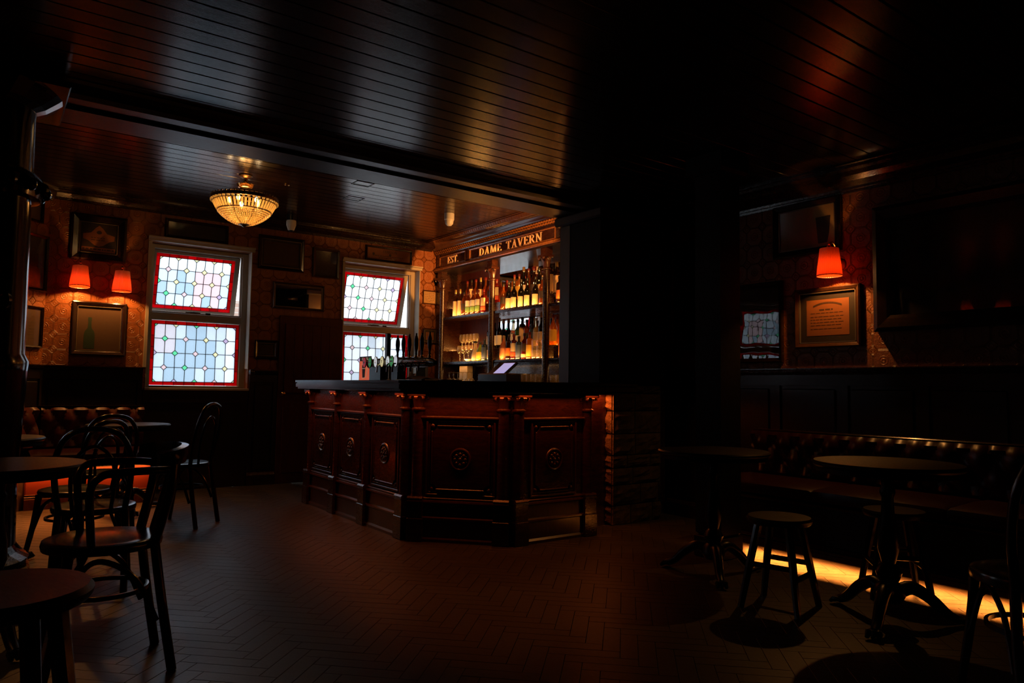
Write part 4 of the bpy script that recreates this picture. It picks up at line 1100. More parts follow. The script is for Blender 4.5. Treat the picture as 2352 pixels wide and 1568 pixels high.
def pilaster(px, py, nx, ny):
    ux = (-ny, nx); T = frameM((px, py, 0), ux, (nx, ny))
    p = MB(T).lathe([(0.047, 0.318), (0.044, 0.34), (0.040, 0.93)], 20, a0=-0.1, a1=PI + 0.1).build('pilaster', M['bar'], BAR, True)
    MB(T).bbox(-0.060, 0.060, -0.02, 0.062, 0, 0.165, 0.004).bbox(-0.055, 0.055, -0.02, 0.056, 0.165, 0.285, 0.003).extrude([(-.02, 0.285), (0.064, 0.285), (0.058, 0.298), (0.062, 0.306), (0.050, 0.318), (-.02, 0.318)], (-0.056, 0), (0.056, 0), (0, 1)).build('plinth', M['bar'], p)
    MB(T).lathe([(0.040, 0.93), (0.052, 0.934), (0.054, 0.944), (0.044, 0.950), (0.034, 0.955), (0.036, 1.0), (0.050, 1.036)], 20, a0=-0.1, a1=PI + .1).build('capital', M['barh'], p, True)
    MB(T).bbox(-0.068, 0.068, -0.02, 0.068, 1.034, 1.066, 0.005).build('abacus', M['barh'], p)
    for k, a in enumerate((-80, -40, 0, 40, 80)):
        MT = T @ Matrix.Rotation(math.radians(a), 4, 'Z') @ Matrix.Translation((0, 0.024, 0.953))
        o = bpy.data.objects.new('acanthus_leaf', LEAF); C.objects.link(o); o.parent = p
        o.matrix_basis = MT
    return p
for q in (6.645, 6.03, 5.42, 4.775): pilaster(2.535, q, -1, 0)
c45 = (-0.735, -0.678)
pilaster(2.575, 4.662, *c45); pilaster(3.003, 4.197, *c45)
pilaster(3.095, 4.145, 0, -1); pilaster(3.745, 4.145, 0, -1)
MB().bbox(3.80, 4.165, 4.37, 4.39, 0, 1.06, 0.003).build('end_panel', M['bar'], BAR)
MB().bbox(3.765, 3.805, 4.16, 4.39, 0, 1.06, 0.003).build('end_return', M['bar'], BAR)
MB().bbox(2.95, 3.0, 5.3, 6.7, 0.1, 1.05, 0.01).build('back_rail', M['bar'], BAR)
# tiny chrome balls along the counter edge
for (x, y) in ((2.79, 4.244), (3.30, 4.008), (3.52, 4.008)):
    MB().sphere((x, y, 1.10), 0.004, 8, 6).build('chrome_dot', M['chrome'], BAR, True)

# ------------------------------------------------------------ bottle cabinet behind the bar
XF = 4.70
CAB = thing('bottle_cabinet', 'tall dark wooden back bar cabinet with gilt DAME TAVERN lettering', 'cabinet', (4.87, 6.6, 0))
MB().bbox(4.45, 5.03, 5.02, 8.11, 1.04, 1.08, 0.006).build('worktop', M['counter'], CAB)
MB().box(4.50, 5.03, 5.05, 8.10, 0, 1.04).build('base_cupboard', M['bar'], CAB)
for k in range(5):
    y0 = 5.07 + k * 0.605; MB().bbox(4.482, 4.50, y0, y0 + 0.59, 0.1, 1.0, 0.006).build('door', M['bar'], CAB)
MB().box(4.70, 5.03, 8.00, 8.115, 1.08, 2.62).build('side_panel', M['bar'], CAB)
MB().box(4.72, 5.03, 5.02, 5.06, 1.08, 2.62).build('side_panel', M['bar'], CAB)
for (ya, yb) in ((7.13, 8.00), (5.91, 7.12), (5.06, 5.90)):
    MB().box(5.005, 5.012, ya, yb, 1.46 if ya < 6.9 else 1.46, 2.58).build('mirror', M['mirror'] if ya < 7 else M['doorw'], CAB)
MB().box(5.012, 5.03, 5.03, 8.11, 1.08, 2.62).build('backboard', M['bar'], CAB)
for zt in (1.99, 1.42):
    MB().box(4.722, 5.005, 5.06, 8.00, zt - 0.025, zt).extrude([(0, zt - 0.034), (0.010, zt - 0.034), (0.014, zt - 0.02), (0.012, zt - 0.002), (0, zt - 0.002)], (4.722, 5.06), (4.722, 8.0), (-1, 0)).build('shelf', M['bar'], CAB)
    for (ya, yb) in ((6.93, 7.98), (5.93, 6.77), (5.08, 5.77)):
        MB().bbox(4.88, 5.0, ya, yb, zt, zt + (0.13 if zt > 1.5 else 0.15), 0.004).build('riser', M['bar'], CAB)
MB().box(4.66, 5.03, 5.02, 8.115, 2.575, 2.60).build('soffit', M['counter'], CAB)
fr = MB()
fr.box(4.70, 4.74, 5.02, 8.115, 2.60, 2.80)
fr.build('frieze', M['bar'], CAB)
led = MB().extrude([(0, 2.595), (0.05, 2.595), (0.056, 2.603), (0.05, 2.612), (0.034, 2.616), (0.030, 2.634), (0.012, 2.642), (0, 2.648)], (4.70, 5.02), (4.70, 8.115), (-1, 0))
led.build('frieze_ledge', M['litwood'], CAB)
# sign boards: raised rails round recessed fields
for (ya, yb) in ((7.42, 8.04), (5.69, 7.33), (5.05, 5.60)):
    f = MB()
    f.extrude([(0, 2.762), (0.012, 2.764), (0.016, 2.772), (0.004, 2.782), (0, 2.784)], (4.70, ya), (4.70, yb), (-1, 0))
    f.extrude([(0, 2.650), (0.006, 2.650), (0.010, 2.656), (0.0, 2.662)], (4.70, ya), (4.70, yb), (-1, 0))
    f.box(4.688, 4.70, ya, ya + 0.012, 2.655, 2.77).box(4.688, 4.70, yb - 0.012, yb, 2.655, 2.77)
    f.build('sign_frame', M['litwood'], CAB)
for yy_ in (8.075, 7.375, 5.645):
    MB().bbox(4.684, 4.70, yy_ - 0.03, yy_ + 0.03, 2.648, 2.80, 0.005).build('stile', M['bar'], CAB)
TL = frameM((4.6995, 0, 0), (0, -1), (-1, 0))
def sign(txt, yc, width, h, z):
    wd = sum(glyph(c)[0] + 0.06 for c in txt) * h
    sq = width / wd; x = -yc - width / 2
    for c in txt:
        if c != ' ':
            mb = MB(TL); text_mb(mb, c, Matrix.Translation((x, 0, z)), h, 0, 0.06, 0.006, sq, center=False)
            mb.build('letter', M['letter'], CAB)
        x += (glyph(c)[0] + 0.06) * h * sq
sign('EST.', 7.72, 0.27, 0.092, 2.664)
sign('DAME TAVERN', 6.52, 1.22, 0.092, 2.664)
# cornice with two rows of dentils and a cove
cr_ = MB().extrude([(0, 2.795), (0.024, 2.797), (0.028, 2.804), (0.016, 2.808), (0.016, 2.856), (0.05, 2.858), (0.054, 2.866), (0.062, 2.872), (0.068, 2.88), (0.075, 2.883), (0.085, 2.90), (0.11, 2.918), (0.15, 2.93), (0.20, 2.934), (0.222, 2.936), (0.222, 2.942), (0.246, 2.944), (0.246, 2.95), (0, 2.95)], (4.70, 5.02), (4.70, 8.115), (-1, 0))
cr_.build('cornice', M['cove'], CAB, True)
dn = MB(); y = 5.05
while y < 8.08:
    dn.box(4.662, 4.685, y, y + 0.024, 2.810, 2.829); dn.box(4.650, 4.685, y + 0.012, y + 0.036, 2.834, 2.853); y += 0.0445
dn.build('dentils', M['litwood'], CAB, kind='stuff')
def shelf_column(y):
    T = frameM((4.715, y, 0), (0, 1), (-1, 0))
    c = MB(T).lathe([(0.052, 1.08), (0.054, 1.13), (0.044, 1.15), (0.042, 2.34)], 20, a0=-0.1, a1=PI + .1).build('column', M['bar'], CAB, True)
    MB(T).lathe([(0.044, 2.34), (0.056, 2.345), (0.056, 2.355), (0.045, 2.362), (0.038, 2.37), (0.042, 2.43), (0.058, 2.47)], 20, a0=-0.1, a1=PI + .1).build('capital', M['barh'], c, True)
    MB(T).bbox(-0.072, 0.072, -0.03, 0.07, 2.47, 2.50, 0.004).bbox(-0.05, 0.05, -0.03, 0.05, 2.50, 2.60, 0.004).build('abacus', M['bar'], c)
    for a in (-70, -25, 25, 70):
        MT = T @ Matrix.Rotation(math.radians(a), 4, 'Z') @ Matrix.Translation((0, 0.028, 2.372)) @ Matrix.Scale(1.2, 4)
        o = bpy.data.objects.new('acanthus_leaf', LEAF); C.objects.link(o); o.parent = c; o.matrix_basis = MT
for y in (7.98, 6.85, 5.85, 5.08): shelf_column(y)

# ------------------------------------------------------------ bottles and glasses
BG = {k: bottle_glass('glass_' + k, c, t) for k, (c, t) in dict(amber=((0.34, 0.085, 0.010), .5), red=((0.22, 0.014, 0.005), .6), brown=((0.05, 0.014, 0.005), .8), green=((0.04, 0.12, 0.03), .8), dark=((0.012, 0.008, 0.006), .97),
      gold=((0.62, 0.27, 0.035), .5), clearb=((0.62, 0.55, 0.42), .16), peach=((0.70, 0.28, 0.13), .8), blue=((0.06, 0.10, 0.16), .8), lime=((0.42, 0.50, 0.06), .8), cream=((0.72, 0.60, 0.42), .95)).items()}
LB = {k: plain('label_' + k, c, 0.55) for k, c in dict(cream=(0.80, 0.62, 0.34), tan=(0.72, 0.48, 0.26), green=(0.16, 0.30, 0.08), red=(0.75, 0.10, 0.03), dark=(0.05, 0.03, 0.02), white=(0.80, 0.74, 0.62), yellow=(0.85, 0.50, 0.06), blue=(0.08, 0.12, 0.22), peach=(0.80, 0.35, 0.15), orange=(0.85, 0.22, 0.03)).items()}
CP = {k: plain('cap_' + k, c, 0.35, m_) for k, c, m_ in (('black', (0.015, 0.012, 0.012), 0), ('red', (0.13, 0.008, 0.008), 0.2), ('gold', (0.6, 0.4, 0.15), 0.8), ('cork', (0.3, 0.18, 0.09), 0), ('silver', (0.6, 0.6, 0.6), 0.9))}
SH = {  # (radius, profile as fractions of radius and heights)
 'round': (0.037, lambda r, h: [(0, 0.004), (r * .9, 0), (r, 0.008), (r, h * .60), (r * .85, h * .68), (r * .42, h * .76), (r * .36, h * .80), (r * .36, h * .93)]),
 'wine': (0.037, lambda r, h: [(0, 0.004), (r * .9, 0), (r, 0.008), (r, h * .56), (r * .9, h * .62), (r * .5, h * .70), (r * .37, h * .75), (r * .35, h * .96)]),
 'square': (0.037, lambda r, h: [(0, 0.003), (r * .98, 0), (r * 1.0, 0.01), (r * 1.0, h * .66), (r * .9, h * .71), (r * .40, h * .75), (r * .36, h * .79), (r * .36, h * .90)]),
 'tequila': (0.046, lambda r, h: [(0, 0.004), (r * .9, 0), (r, 0.012), (r * .96, h * .50), (r * .75, h * .60), (r * .33, h * .74), (r * .28, h * .8), (r * .28, h * .88)]),
 'bell': (0.045, lambda r, h: [(0, 0.004), (r * .9, 0), (r, 0.02), (r * 0.95, h * .30), (r * .62, h * .52), (r * .50, h * .66), (r * .44, h * .8), (r * .5, h * .86)]),
 'stout': (0.034, lambda r, h: [(0, 0.004), (r * .9, 0), (r, 0.008), (r, h * .50), (r * .8, h * .62), (r * .42, h * .78), (r * .36, h * .94)])}
PRO = {}
def bottle(shape, glass, h, label=None, lz=(0.2, 0.5), cap='black', lab2=None, scale=1.0, capr=1.25, caph=0.028):
    key = (shape, glass, round(h, 3), label, lz, cap, lab2, capr, caph)
    if key in PRO: return PRO[key]
    r, pf = SH[shape]; P = pf(r, h); root = thing('bottle', world=False)
    seg = 4 if shape == 'square' else 20
    if seg == 4:
        seg = 20
        def sq(a): return 1.0
    MB().lathe(P, seg).build('glass_body', BG[glass], root, True)
    top_r, top_z = P[-1]
    MB().lathe([(top_r * capr, 0), (top_r * capr, caph), (top_r * capr * .9, caph + .003), (0, caph + .003)], 14, (0, 0, top_z - 0.012)).build('cap', CP[cap], root, True)
    def lab(z0, z1, m_, name, e):
        q = [(r + e, z0 * h), (r + e, z1 * h)]
        MB().lathe(q, 16, a0=math.radians(95), a1=math.radians(275), cap=False).build(name, m_, root, True)
    if label: lab(lz[0], lz[1], LB[label], 'label', .0008)
    if lab2: lab(lab2[1], lab2[2], LB[lab2[0]], 'lower_label', .0014)
    PRO[key] = root
    return root
ORD = ['first', 'second', 'third', 'fourth', 'fifth', 'sixth', 'seventh', 'eighth', 'ninth', 'tenth']
def row(items, x, z, where, group):
    for i, (y, (desc, args, kw)) in enumerate(items):
        b = bottle(*args, **kw)
        place(b, (x + rnd.uniform(-.006, .006), y, z), rnd.uniform(-.25, .25), '%s, %s in %s' % (desc, ORD[i], where), 'bottle', group)
B_TAN = ('dark spirit bottle with tall tan label', ('round', 'brown', 0.33, 'tan', (0.04, 0.60)), dict(cap='gold', caph=.05))
B_GRN = ('orange bottle with cream and green labels', ('round', 'amber', 0.30, 'white', (0.36, 0.60)), dict(cap='red', lab2=('green', .12, .34)))
B_AMB = ('plain amber whiskey bottle', ('round', 'amber', 0.31, 'dark', (0.25, 0.5)), dict(cap='black'))
B_RED = ('red bottle with cream and red labels', ('square', 'red', 0.30, 'cream', (0.30, 0.62)), dict(cap='red', lab2=('red', .12, .28)))
B_TALL = ('tall amber bottle with dark red cap', ('wine', 'amber', 0.33), dict(cap='red', capr=1.5))
B_WINE = ('dark bottle with square cream label', ('wine', 'dark', 0.32, 'cream', (0.07, 0.42)), dict(cap='black'))
B_YEL = ('pale gold patterned bottle', ('square', 'gold', 0.31, 'yellow', (0.1, 0.5)), dict(cap='red'))
B_BIG = ('big round bottle with wide dark stopper', ('tequila', 'brown', 0.36, 'dark', (0.2, 0.4)), dict(cap='red', capr=1.9, caph=.04))
B_LAB = ('dark red bottle with long tan label', ('square', 'brown', 0.36, 'tan', (0.10, 0.62)), dict(cap='black'))
B_ORG = ('dark bottle with bright orange label', ('square', 'brown', 0.30, 'orange', (0.15, 0.45)), dict(cap='black'))
B_CLR = ('clear ribbed bottle', ('round', 'clearb', 0.28, 'tan', (0.1, 0.45)), dict(cap='gold'))
B_GIN = ('clear gin bottle with white label', ('wine', 'clearb', 0.31, 'white', (0.2, 0.5)), dict(cap='silver'))
B_BLU = ('dark blue bottle with blue label', ('square', 'blue', 0.27, 'blue', (0.1, 0.6)), dict(cap='black'))
B_PCH = ('peach bottle with round green emblem', ('tequila', 'peach', 0.30, 'peach', (0.1, 0.45)), dict(cap='cork'))
B_LIM = ('yellow-green bottle with black cap', ('tequila', 'lime', 0.24, 'yellow', (0.15, 0.45)), dict(cap='black'))
B_BEL = ('cream bell-shaped liqueur bottle', ('bell', 'cream', 0.27), dict(cap='black', caph=.02))
B_TEQ = ('tall yellow bottle with orange label', ('tequila', 'gold', 0.35, 'yellow', (0.12, 0.48)), dict(cap='red'))
B_GWN = ('green wine bottle with pale label', ('wine', 'green', 0.32, 'white', (0.1, 0.42)), dict(cap='black'))
B_DWN = ('black wine bottle with white label', ('wine', 'dark', 0.34, 'white', (0.12, 0.46)), dict(cap='cork', caph=.05))
B_BER = ('amber beer bottle with orange label', ('stout', 'amber', 0.28, 'orange', (0.1, 0.5)), dict(cap='gold'))
B_BLK = ('black beer bottle with tiny round crest', ('stout', 'dark', 0.33), dict(cap='black'))
B_RDL = ('red liqueur bottle with dark label', ('round', 'red', 0.29, 'dark', (0.3, 0.6)), dict(cap='black', lab2=('cream', .08, .2)))
z1, z2 = 1.99, 1.42; r1, r2 = z1 + .13, z2 + .15
xf, xb = 4.80, 4.935
g1, g2 = 'bottles on the upper shelf', 'bottles on the lower shelf'
row(list(zip([7.79, 7.69, 7.60, 7.50, 7.395, 7.285, 7.16], [B_TAN, B_TAN, B_AMB, B_GRN, B_GRN, B_GRN, B_RED])), xf, z1, 'upper shelf front, left bay', g1)
row(list(zip([7.74, 7.64, 7.54, 7.43, 7.32, 7.21, 7.08], [B_TALL, B_LAB, B_TALL, B_TAN, B_TALL, B_AMB, B_RED])), xb, r1, 'upper shelf back row, left bay', g1)
row(list(zip([6.745, 6.655, 6.54, 6.42, 6.295, 6.155, 6.03], [B_AMB, B_WINE, B_WINE, B_WINE, B_WINE, B_WINE, B_AMB])), xf, z1, 'upper shelf front, middle bay', g1)
row(list(zip([6.72, 6.63, 6.54, 6.45, 6.36, 6.26, 6.16, 6.06, 5.96], [B_YEL, B_YEL, B_DWN, B_TALL, B_BIG, B_WINE, B_LAB, B_LAB, B_TAN])), xb, r1, 'upper shelf back row, middle bay', g1)
row(list(zip([5.745, 5.65, 5.55, 5.45], [B_ORG, B_RED, B_CLR, B_CLR])), xf, z1, 'upper shelf front, right bay', g1)
row(list(zip([5.73, 5.63, 5.53, 5.43], [B_LAB, B_TALL, B_YEL, B_TALL])), xb, r1, 'upper shelf back row, right bay', g1)
row(list(zip([7.32, 7.215, 7.115, 7.00], [B_BEL, B_LIM, B_BLU, B_CLR])), xf, z2, 'lower shelf front, left bay', g2)
row(list(zip([7.22, 7.12, 7.02], [B_DWN, B_DWN, B_DWN])), xb, r2, 'lower shelf back row, left bay', g2)
row(list(zip([6.73, 6.63, 6.53, 6.44, 6.345, 6.245], [B_PCH, B_ORG, B_RED, B_BLU, B_RDL, B_YEL])), xf, z2, 'lower shelf front, middle bay', g2)
row(list(zip([6.74, 6.65, 6.56, 6.47, 6.385, 6.30, 6.21, 6.11, 6.00], [B_GIN, B_GWN, B_LAB, B_AMB, B_BLU, B_GIN, B_DWN, B_TEQ, B_TEQ])), xb, r2, 'lower shelf back row, middle bay', g2)
row(list(zip([5.70, 5.60, 5.50], [B_BER, B_BLK, B_RDL])), xf, z2, 'lower shelf front, right bay', g2)
row(list(zip([5.72, 5.62, 5.52], [B_CLR, B_GWN, B_CLR])), xb, r2, 'lower shelf back row, right bay', g2)
# glasses
def wine_glass():
    o = MB().lathe([(0.0, 0.003), (0.032, 0.0), (0.030, 0.004), (0.006, 0.010), (0.004, 0.085), (0.012, 0.095), (0.034, 0.12), (0.040, 0.15), (0.034, 0.205)], 18, cap=False).build('wine_glass', M['drink'], None, True); return o
def tumbler():
    return MB().lathe([(0.0, 0.0), (0.033, 0.0), (0.038, 0.10), (0.035, 0.10), (0.031, 0.012), (0.0, 0.012)], 16).build('tumbler', M['drink'], None, True)
def goblet():   # upside down stemmed glass
    return MB().lathe([(0.036, 0.0), (0.042, 0.05), (0.030, 0.08), (0.006, 0.092), (0.005, 0.13), (0.032, 0.140), (0.0, 0.142)], 16, cap=False).build('stemmed_glass', M['drink'], None, True)
wg, tb, gb = wine_glass(), tumbler(), goblet()
for i, y in enumerate((7.84, 7.76, 7.68, 7.60, 7.52)):
    place(wg, (xb, y, r2 + .001), 0, 'wine glass on the left of the lower shelf, %s from left' % ORD[i], 'glass', 'wine glasses on the lower shelf')
for i, y in enumerate((7.72, 7.62, 7.52)):
    place(wg, (xf + .03, y, z2), 0, 'wine glass standing in front of the row on the lower shelf, %s from left' % ORD[i], 'glass', 'wine glasses on the lower shelf')
for k in range(2):
    for i, y in enumerate((6.155, 6.07, 5.985)):
        place(tb, (xf, y, z2 + 0.102 * k), 0, '%s tumbler from left in the %s row stacked on the lower shelf' % (ORD[i], ('bottom', 'top')[k]), 'glass', 'stacked tumblers')
for i, y in enumerate((7.62, 7.52, 7.42, 7.32, 7.22, 7.12)):
    place(gb, (4.62, y, 1.081), 0, 'upturned stemmed glass on the worktop, %s from left' % ORD[i], 'glass', 'upturned glasses on the worktop', (1.1, 1.1, 1.45))
for i, y in enumerate((6.10, 6.02, 5.94, 5.86)):
    place(tb, (4.62, y, 1.081), 0, 'tumbler on the worktop right of the till, %s from left' % ORD[i], 'glass', 'tumblers on the worktop', (1.0, 1.0, 1.7))
for i, y in enumerate((5.66, 5.57, 5.48)):
    place(tb, (4.66, y, 1.081), 0, 'tumbler on the worktop by the pier, %s from left' % ORD[i], 'glass', 'tumblers on the worktop', (1.05, 1.05, 1.6) if i < 2 else (1.05, 1.05, 2.4))
MB().lathe([(0, 0), (0.03, 0), (0.058, 0.028), (0.054, 0.028), (0.028, 0.006), (0, 0.005)], 24, (4.79, 7.45, z2)).build('dish', M['white'], None, True)
tag(bpy.data.objects['dish'], 'small white dish on the lower shelf before the glasses', 'dish')
# socket plate and card on the back of the worktop
so = thing('socket', 'square wall socket plate under the lower shelf at the left', 'socket', (4.99, 7.86, 1.17))
MB().bbox(4.975, 5.0, 7.79, 7.93, 1.16, 1.30, 0.004).build('plate', M['brass'], so)
for dy, dz in ((0, .10), (-.015, .05), (.015, .05)): MB().box(4.972, 4.976, 7.86 + dy - .006, 7.86 + dy + .006, 1.18 + dz - .01, 1.18 + dz + .01).build('pin_hole', M['black'], so)
cb = MB().bbox(4.84, 4.92, 7.56, 7.74, 1.081, 1.37, 0.003).build('menu_box', LB['cream']); tag(cb, 'tall cream card box behind the upturned glasses', 'box')

# till on the worktop
TL_ = thing('till', 'black bar till with a lit tilted screen', 'till', (4.55, 6.42, 1.081))
MB().bbox(4.46, 4.80, 6.20, 6.74, 1.081, 1.26, 0.012).build('base', M['black'], TL_)
A = Matrix.Translation((4.60, 6.48, 1.285)) @ Matrix.Rotation(math.radians(-38), 4, 'Y')
MB(A).bbox(-0.13, 0.13, -0.17, 0.17, 0, 0.03, 0.008).build('monitor', M['black'], TL_)
scr = emit('till_screen', (0.55, 0.48, 0.85), 0.7)
MB(A).box(-0.11, 0.11, -0.15, 0.05, 0.0301, 0.0315).build('screen', scr, TL_)
for i, (y, h_) in enumerate(((6.83, .0), (6.93, 0.0))):
    o = MB(Matrix.Translation((4.56, y, 1.081)) @ Matrix.Rotation(-.25 + i * .3, 4, 'X')).bbox(-0.08, 0.08, -0.09, 0.09, 0.03 + .05 * (1 - i), 0.034 + .05 * (1 - i), 0.001).build('menu_card', M['paper'])
    tag(o, ('loose paper sheet sloping against the till', 'loose paper sheet lying left of the till')[i], 'paper')

# ------------------------------------------------------------ on the bar counter
zc = 1.147
def beer_tap():
    TP = thing('beer_tap', 'long dark wooden beer font on the bar with a row of oval badges', 'beer tap', (2.82, 5.5, zc))
    MB().tube([(2.82, 4.86, 1.29), (2.82, 4.90, 1.292), (2.82, 4.97, 1.295), (2.82, 5.2, 1.30), (2.82, 5.5, 1.305), (2.82, 5.8, 1.305), (2.82, 6.02, 1.30), (2.82, 6.05, 1.30)], [0.018, 0.030, 0.040, 0.044, 0.044, 0.044, 0.044, 0.02], 16).build('barrel', M['bar'], TP, True)
    for (ya, yb, x0, x1) in ((5.74, 5.96, 2.78, 2.86), (5.42, 5.53, 2.78, 2.86)):
        MB().bbox(x0, x1, ya, yb, zc, 1.28, 0.008).build('pedestal', M['black'], TP)
    MB().lathe([(0.035, 0), (0.03, 0.01), (0.018, 0.02), (0.016, 0.12)], 14, (2.82, 5.63, zc)).build('pedestal', M['oldbrass'], TP, True)
    MB().bbox(2.75, 2.89, 4.95, 5.4, zc, zc + 0.012, 0.004).build('drip_tray', M['chrome'], TP)
    cols = [((0.42, 0.03, 0.05), 'cross', 6.02), ((0.02, 0.20, 0.06), 'wave', 5.905), ((0.80, 0.82, 0.85), 'dots', 5.79), ((0.85, 0.74, 0.40), 'harp', 5.665), ((0.80, 0.88, 0.92), 'dots', 5.555), ((0.06, 0.30, 0.10), 'band', 5.485), ((0.75, 0.78, 0.85), 'none', 5.41)]
    for k, (c, kind, y) in enumerate(cols):
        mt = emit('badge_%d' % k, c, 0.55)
        z_ = 1.312
        A = Matrix.Translation((2.765, y, z_)) @ Matrix.Rotation(-PI / 2, 4, 'Y') @ Matrix.Scale(0.72, 4, (0, 1, 0))
        b = MB(A).lathe([(0.0, 0.012), (0.038, 0.011), (0.044, 0.006), (0.044, 0.0), (0.0, 0.0)], 24).build('badge', mt, TP, True)
        MB(A).lathe([(0.044, 0.0), (0.047, 0.0), (0.047, 0.010), (0.044, 0.009), (0.044, 0.0)], 24, cap=False).build('badge_rim', M['white'] if k not in (3,) else M['brass'], b, True)
        mk = MB(A)
        if kind == 'cross': mk.box(-.026, .026, -.006, .006, .0115, .0135).box(-.006, .006, -.024, .024, .0115, .0135)
        elif kind == 'wave': mk.box(-.008, .004, -.034, .034, .0115, .0135).box(.008, .012, -.02, .02, .0115, .0135)
        elif kind == 'band': mk.box(-.007, .006, -.036, .036, .0115, .0135)
        elif kind == 'harp': mk.box(-.012, .012, -.004, .004, .0115, .0135).box(.008, .012, -.012, .012, .0115, .0135)
        elif kind == 'dots': mk.box(-.010, -.004, -.018, .014, .0115, .0130).box(.006, .010, -.014, .010, .0115, .0130)
        if kind != 'none': mk.build('badge_mark', {'cross': M['white'], 'wave': M['white'], 'band': M['white'], 'harp': M['ink'], 'dots': LB['red']}[kind], b)
        if k == 5: MB(A).prism([(.030 + .012 * math.cos(a * PI / 5 + 0) * (1 if a % 2 == 0 else .45), .018 * math.sin(a * PI / 5) * (1 if a % 2 == 0 else .45)) for a in range(10)], .012, .014).build('star', LB['red'], b)
    for k, (y, big) in enumerate(((5.69, True), (5.50, False), (5.395, False), (5.29, False), (5.175, False), (5.08, False), (4.955, False))):
        x = 2.82
        if big: h = MB().bbox(x - .016, x + .016, y - .020, y + .020, 1.345, 1.56, 0.004).tube([(x, y, 1.33), (x, y, 1.36)], 0.012, 8)
        else: h = MB().lathe([(0.006, 0), (0.008, .02), (0.010, .04), (0.008, .05), (0.013, .075), (0.019, .12), (0.017, .155), (0.008, .185), (0.006, .19), (0.008, .198), (0.004, .205), (0, .206)], 14, (x, y, 1.33))
        h.build('handle', M['black'], TP, True)
        MB().tube(crv([(2.79, y, 1.29), (2.74, y, 1.29), (2.725, y, 1.27), (2.722, y, 1.22)], 4), 0.008, 8).build('spout', M['chrome'], TP, True)
        MB().lathe([(0.014, 0), (0.014, 0.012), (0.008, 0.02)], 12, (2.82, y, 1.335)).build('handle_ferrule', M['brass'], TP, True)
beer_tap()
# orange stout board
TPs = frameM((2.90, 6.41, 0), (0, -1), (-1, 0))
PB = thing('bar_sign', 'orange board with a pint of stout and GUINNESS heading, on the bar by the taps', 'sign', (2.9, 6.3, zc))
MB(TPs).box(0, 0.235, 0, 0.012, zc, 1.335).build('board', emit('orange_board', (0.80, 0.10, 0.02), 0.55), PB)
MB(TPs).box(0, 0.235, 0, 0.012, 1.335, 1.378).build('header', M['ink'], PB)
k = MB(TPs @ Matrix.Translation((0, 0.012, 0))); text_mb(k, 'GUINNESS', Matrix.Translation((0.118, 0, 1.344)), 0.024, d=.0015); SGL = emit('glowing_print', (0.45, 0.30, 0.18), 0.5); k.build('lettering', SGL, PB, kind='stuff')  # weak emission added to the unlit print so it stays readable
g_ = MB(TPs @ Matrix.Translation((0, 0.012, 0)))
g_.prism([(0.07, 1.18), (0.12, 1.18), (0.13, 1.27), (0.128, 1.30), (0.062, 1.30), (0.06, 1.27)], 0, 0.001, 1).build('printed_pint', M['ink'], PB)
MB(TPs @ Matrix.Translation((0, 0.013, 0))).prism([(0.062, 1.298), (0.128, 1.298), (0.126, 1.312), (0.064, 1.312)], 0, 0.001, 1).prism([(0.062, 1.262), (0.128, 1.262), (0.128, 1.268), (0.062, 1.268)], 0, 0.001, 1).build('printed_head', SGL, PB)
MB(TPs @ Matrix.Translation((0, 0.0125, 0))).tube(crv([(0.13, 0, 1.30), (0.165, 0, 1.31), (0.175, 0, 1.26), (0.155, 0, 1.20), (0.12, 0, 1.178), (0.075, 0, 1.172)], 5), 0.004, 6).build('printed_harp', SGL, PB)
# blue card, caddy, cloth, plate
o = MB(frameM((3.22, 5.765, zc), (0.6, -0.8), (-0.8, -0.6))).bbox(-0.045, 0.045, 0, 0.06, 0, 0.165, 0.004).build('menu_holder', plain('slate_blue_card', (0.13, 0.20, 0.27), 0.5)); tag(o, 'slate blue card holder on the bar right of the beer taps', 'menu holder')
MB().box(2.95, 3.02, 5.28, 5.32, 1.06, 1.07).build('tray_support', M['bar'], BAR)
# service shelf inside the bar on which the holder and plate stand
MB().bbox(2.96, 3.60, 5.15, 6.5, 1.09, 1.146, 0.006).box(3.0, 3.56, 5.2, 6.45, 0, 1.09).build('inner_counter', M['counter'], BAR)
pl_ = MB().lathe([(0, 0.002), (0.06, 0), (0.105, 0.016), (0.105, 0.020), (0.058, 0.006), (0, 0.006)], 28, (3.3, 5.42, 1.147))
tag(pl_.build('plate', M['white'], None, True), 'white plate on the bar left of the glasses', 'plate')
for k in range(1, 4):
    o = bpy.data.objects['plate'].copy(); C.objects.link(o); o.location.z += 0.009 * k; o['label'] = 'white plate on the bar left of the glasses, %s above the bottom one' % ORD[k - 1]; o['group'] = 'stack of white plates'
bpy.data.objects['plate']['group'] = 'stack of white plates'; bpy.data.objects['plate']['label'] = 'white plate at the bottom of the stack on the bar'
cl = MB().grid(10, 8, lambda u, v: (3.02 + u * 0.28, 5.62 + v * 0.26 - 0.1, 1.150 + 0.035 * abs(math.sin(u * 5 + v * 3)) * (1 - abs(u - .5)) + 0.02 * v)).grid(10, 8, lambda u, v: (3.02 + u * 0.28, 5.62 + (1 - v) * 0.26 - 0.1, 1.1475))
tag(cl.build('bar_towel', plain('brown_towel', (0.10, 0.05, 0.03), 0.9), None, True), 'crumpled dark bar towel lying behind the taps', 'towel')
cd = thing('candle_glass', 'small lit orange candle glass at the end of the bar near the cabinet', 'candle', (4.0, 7.05, 1.10))
cd.location = (4.55, 7.98, 1.081); LOCS[cd.name] = Vector(cd.location)
MB().lathe([(0.02, 0), (0.024, 0.14), (0.022, 0.14), (0.018, 0.004), (0, 0.004)], 14, (4.55, 7.98, 1.081)).build('glass', M['drink'], cd, True)
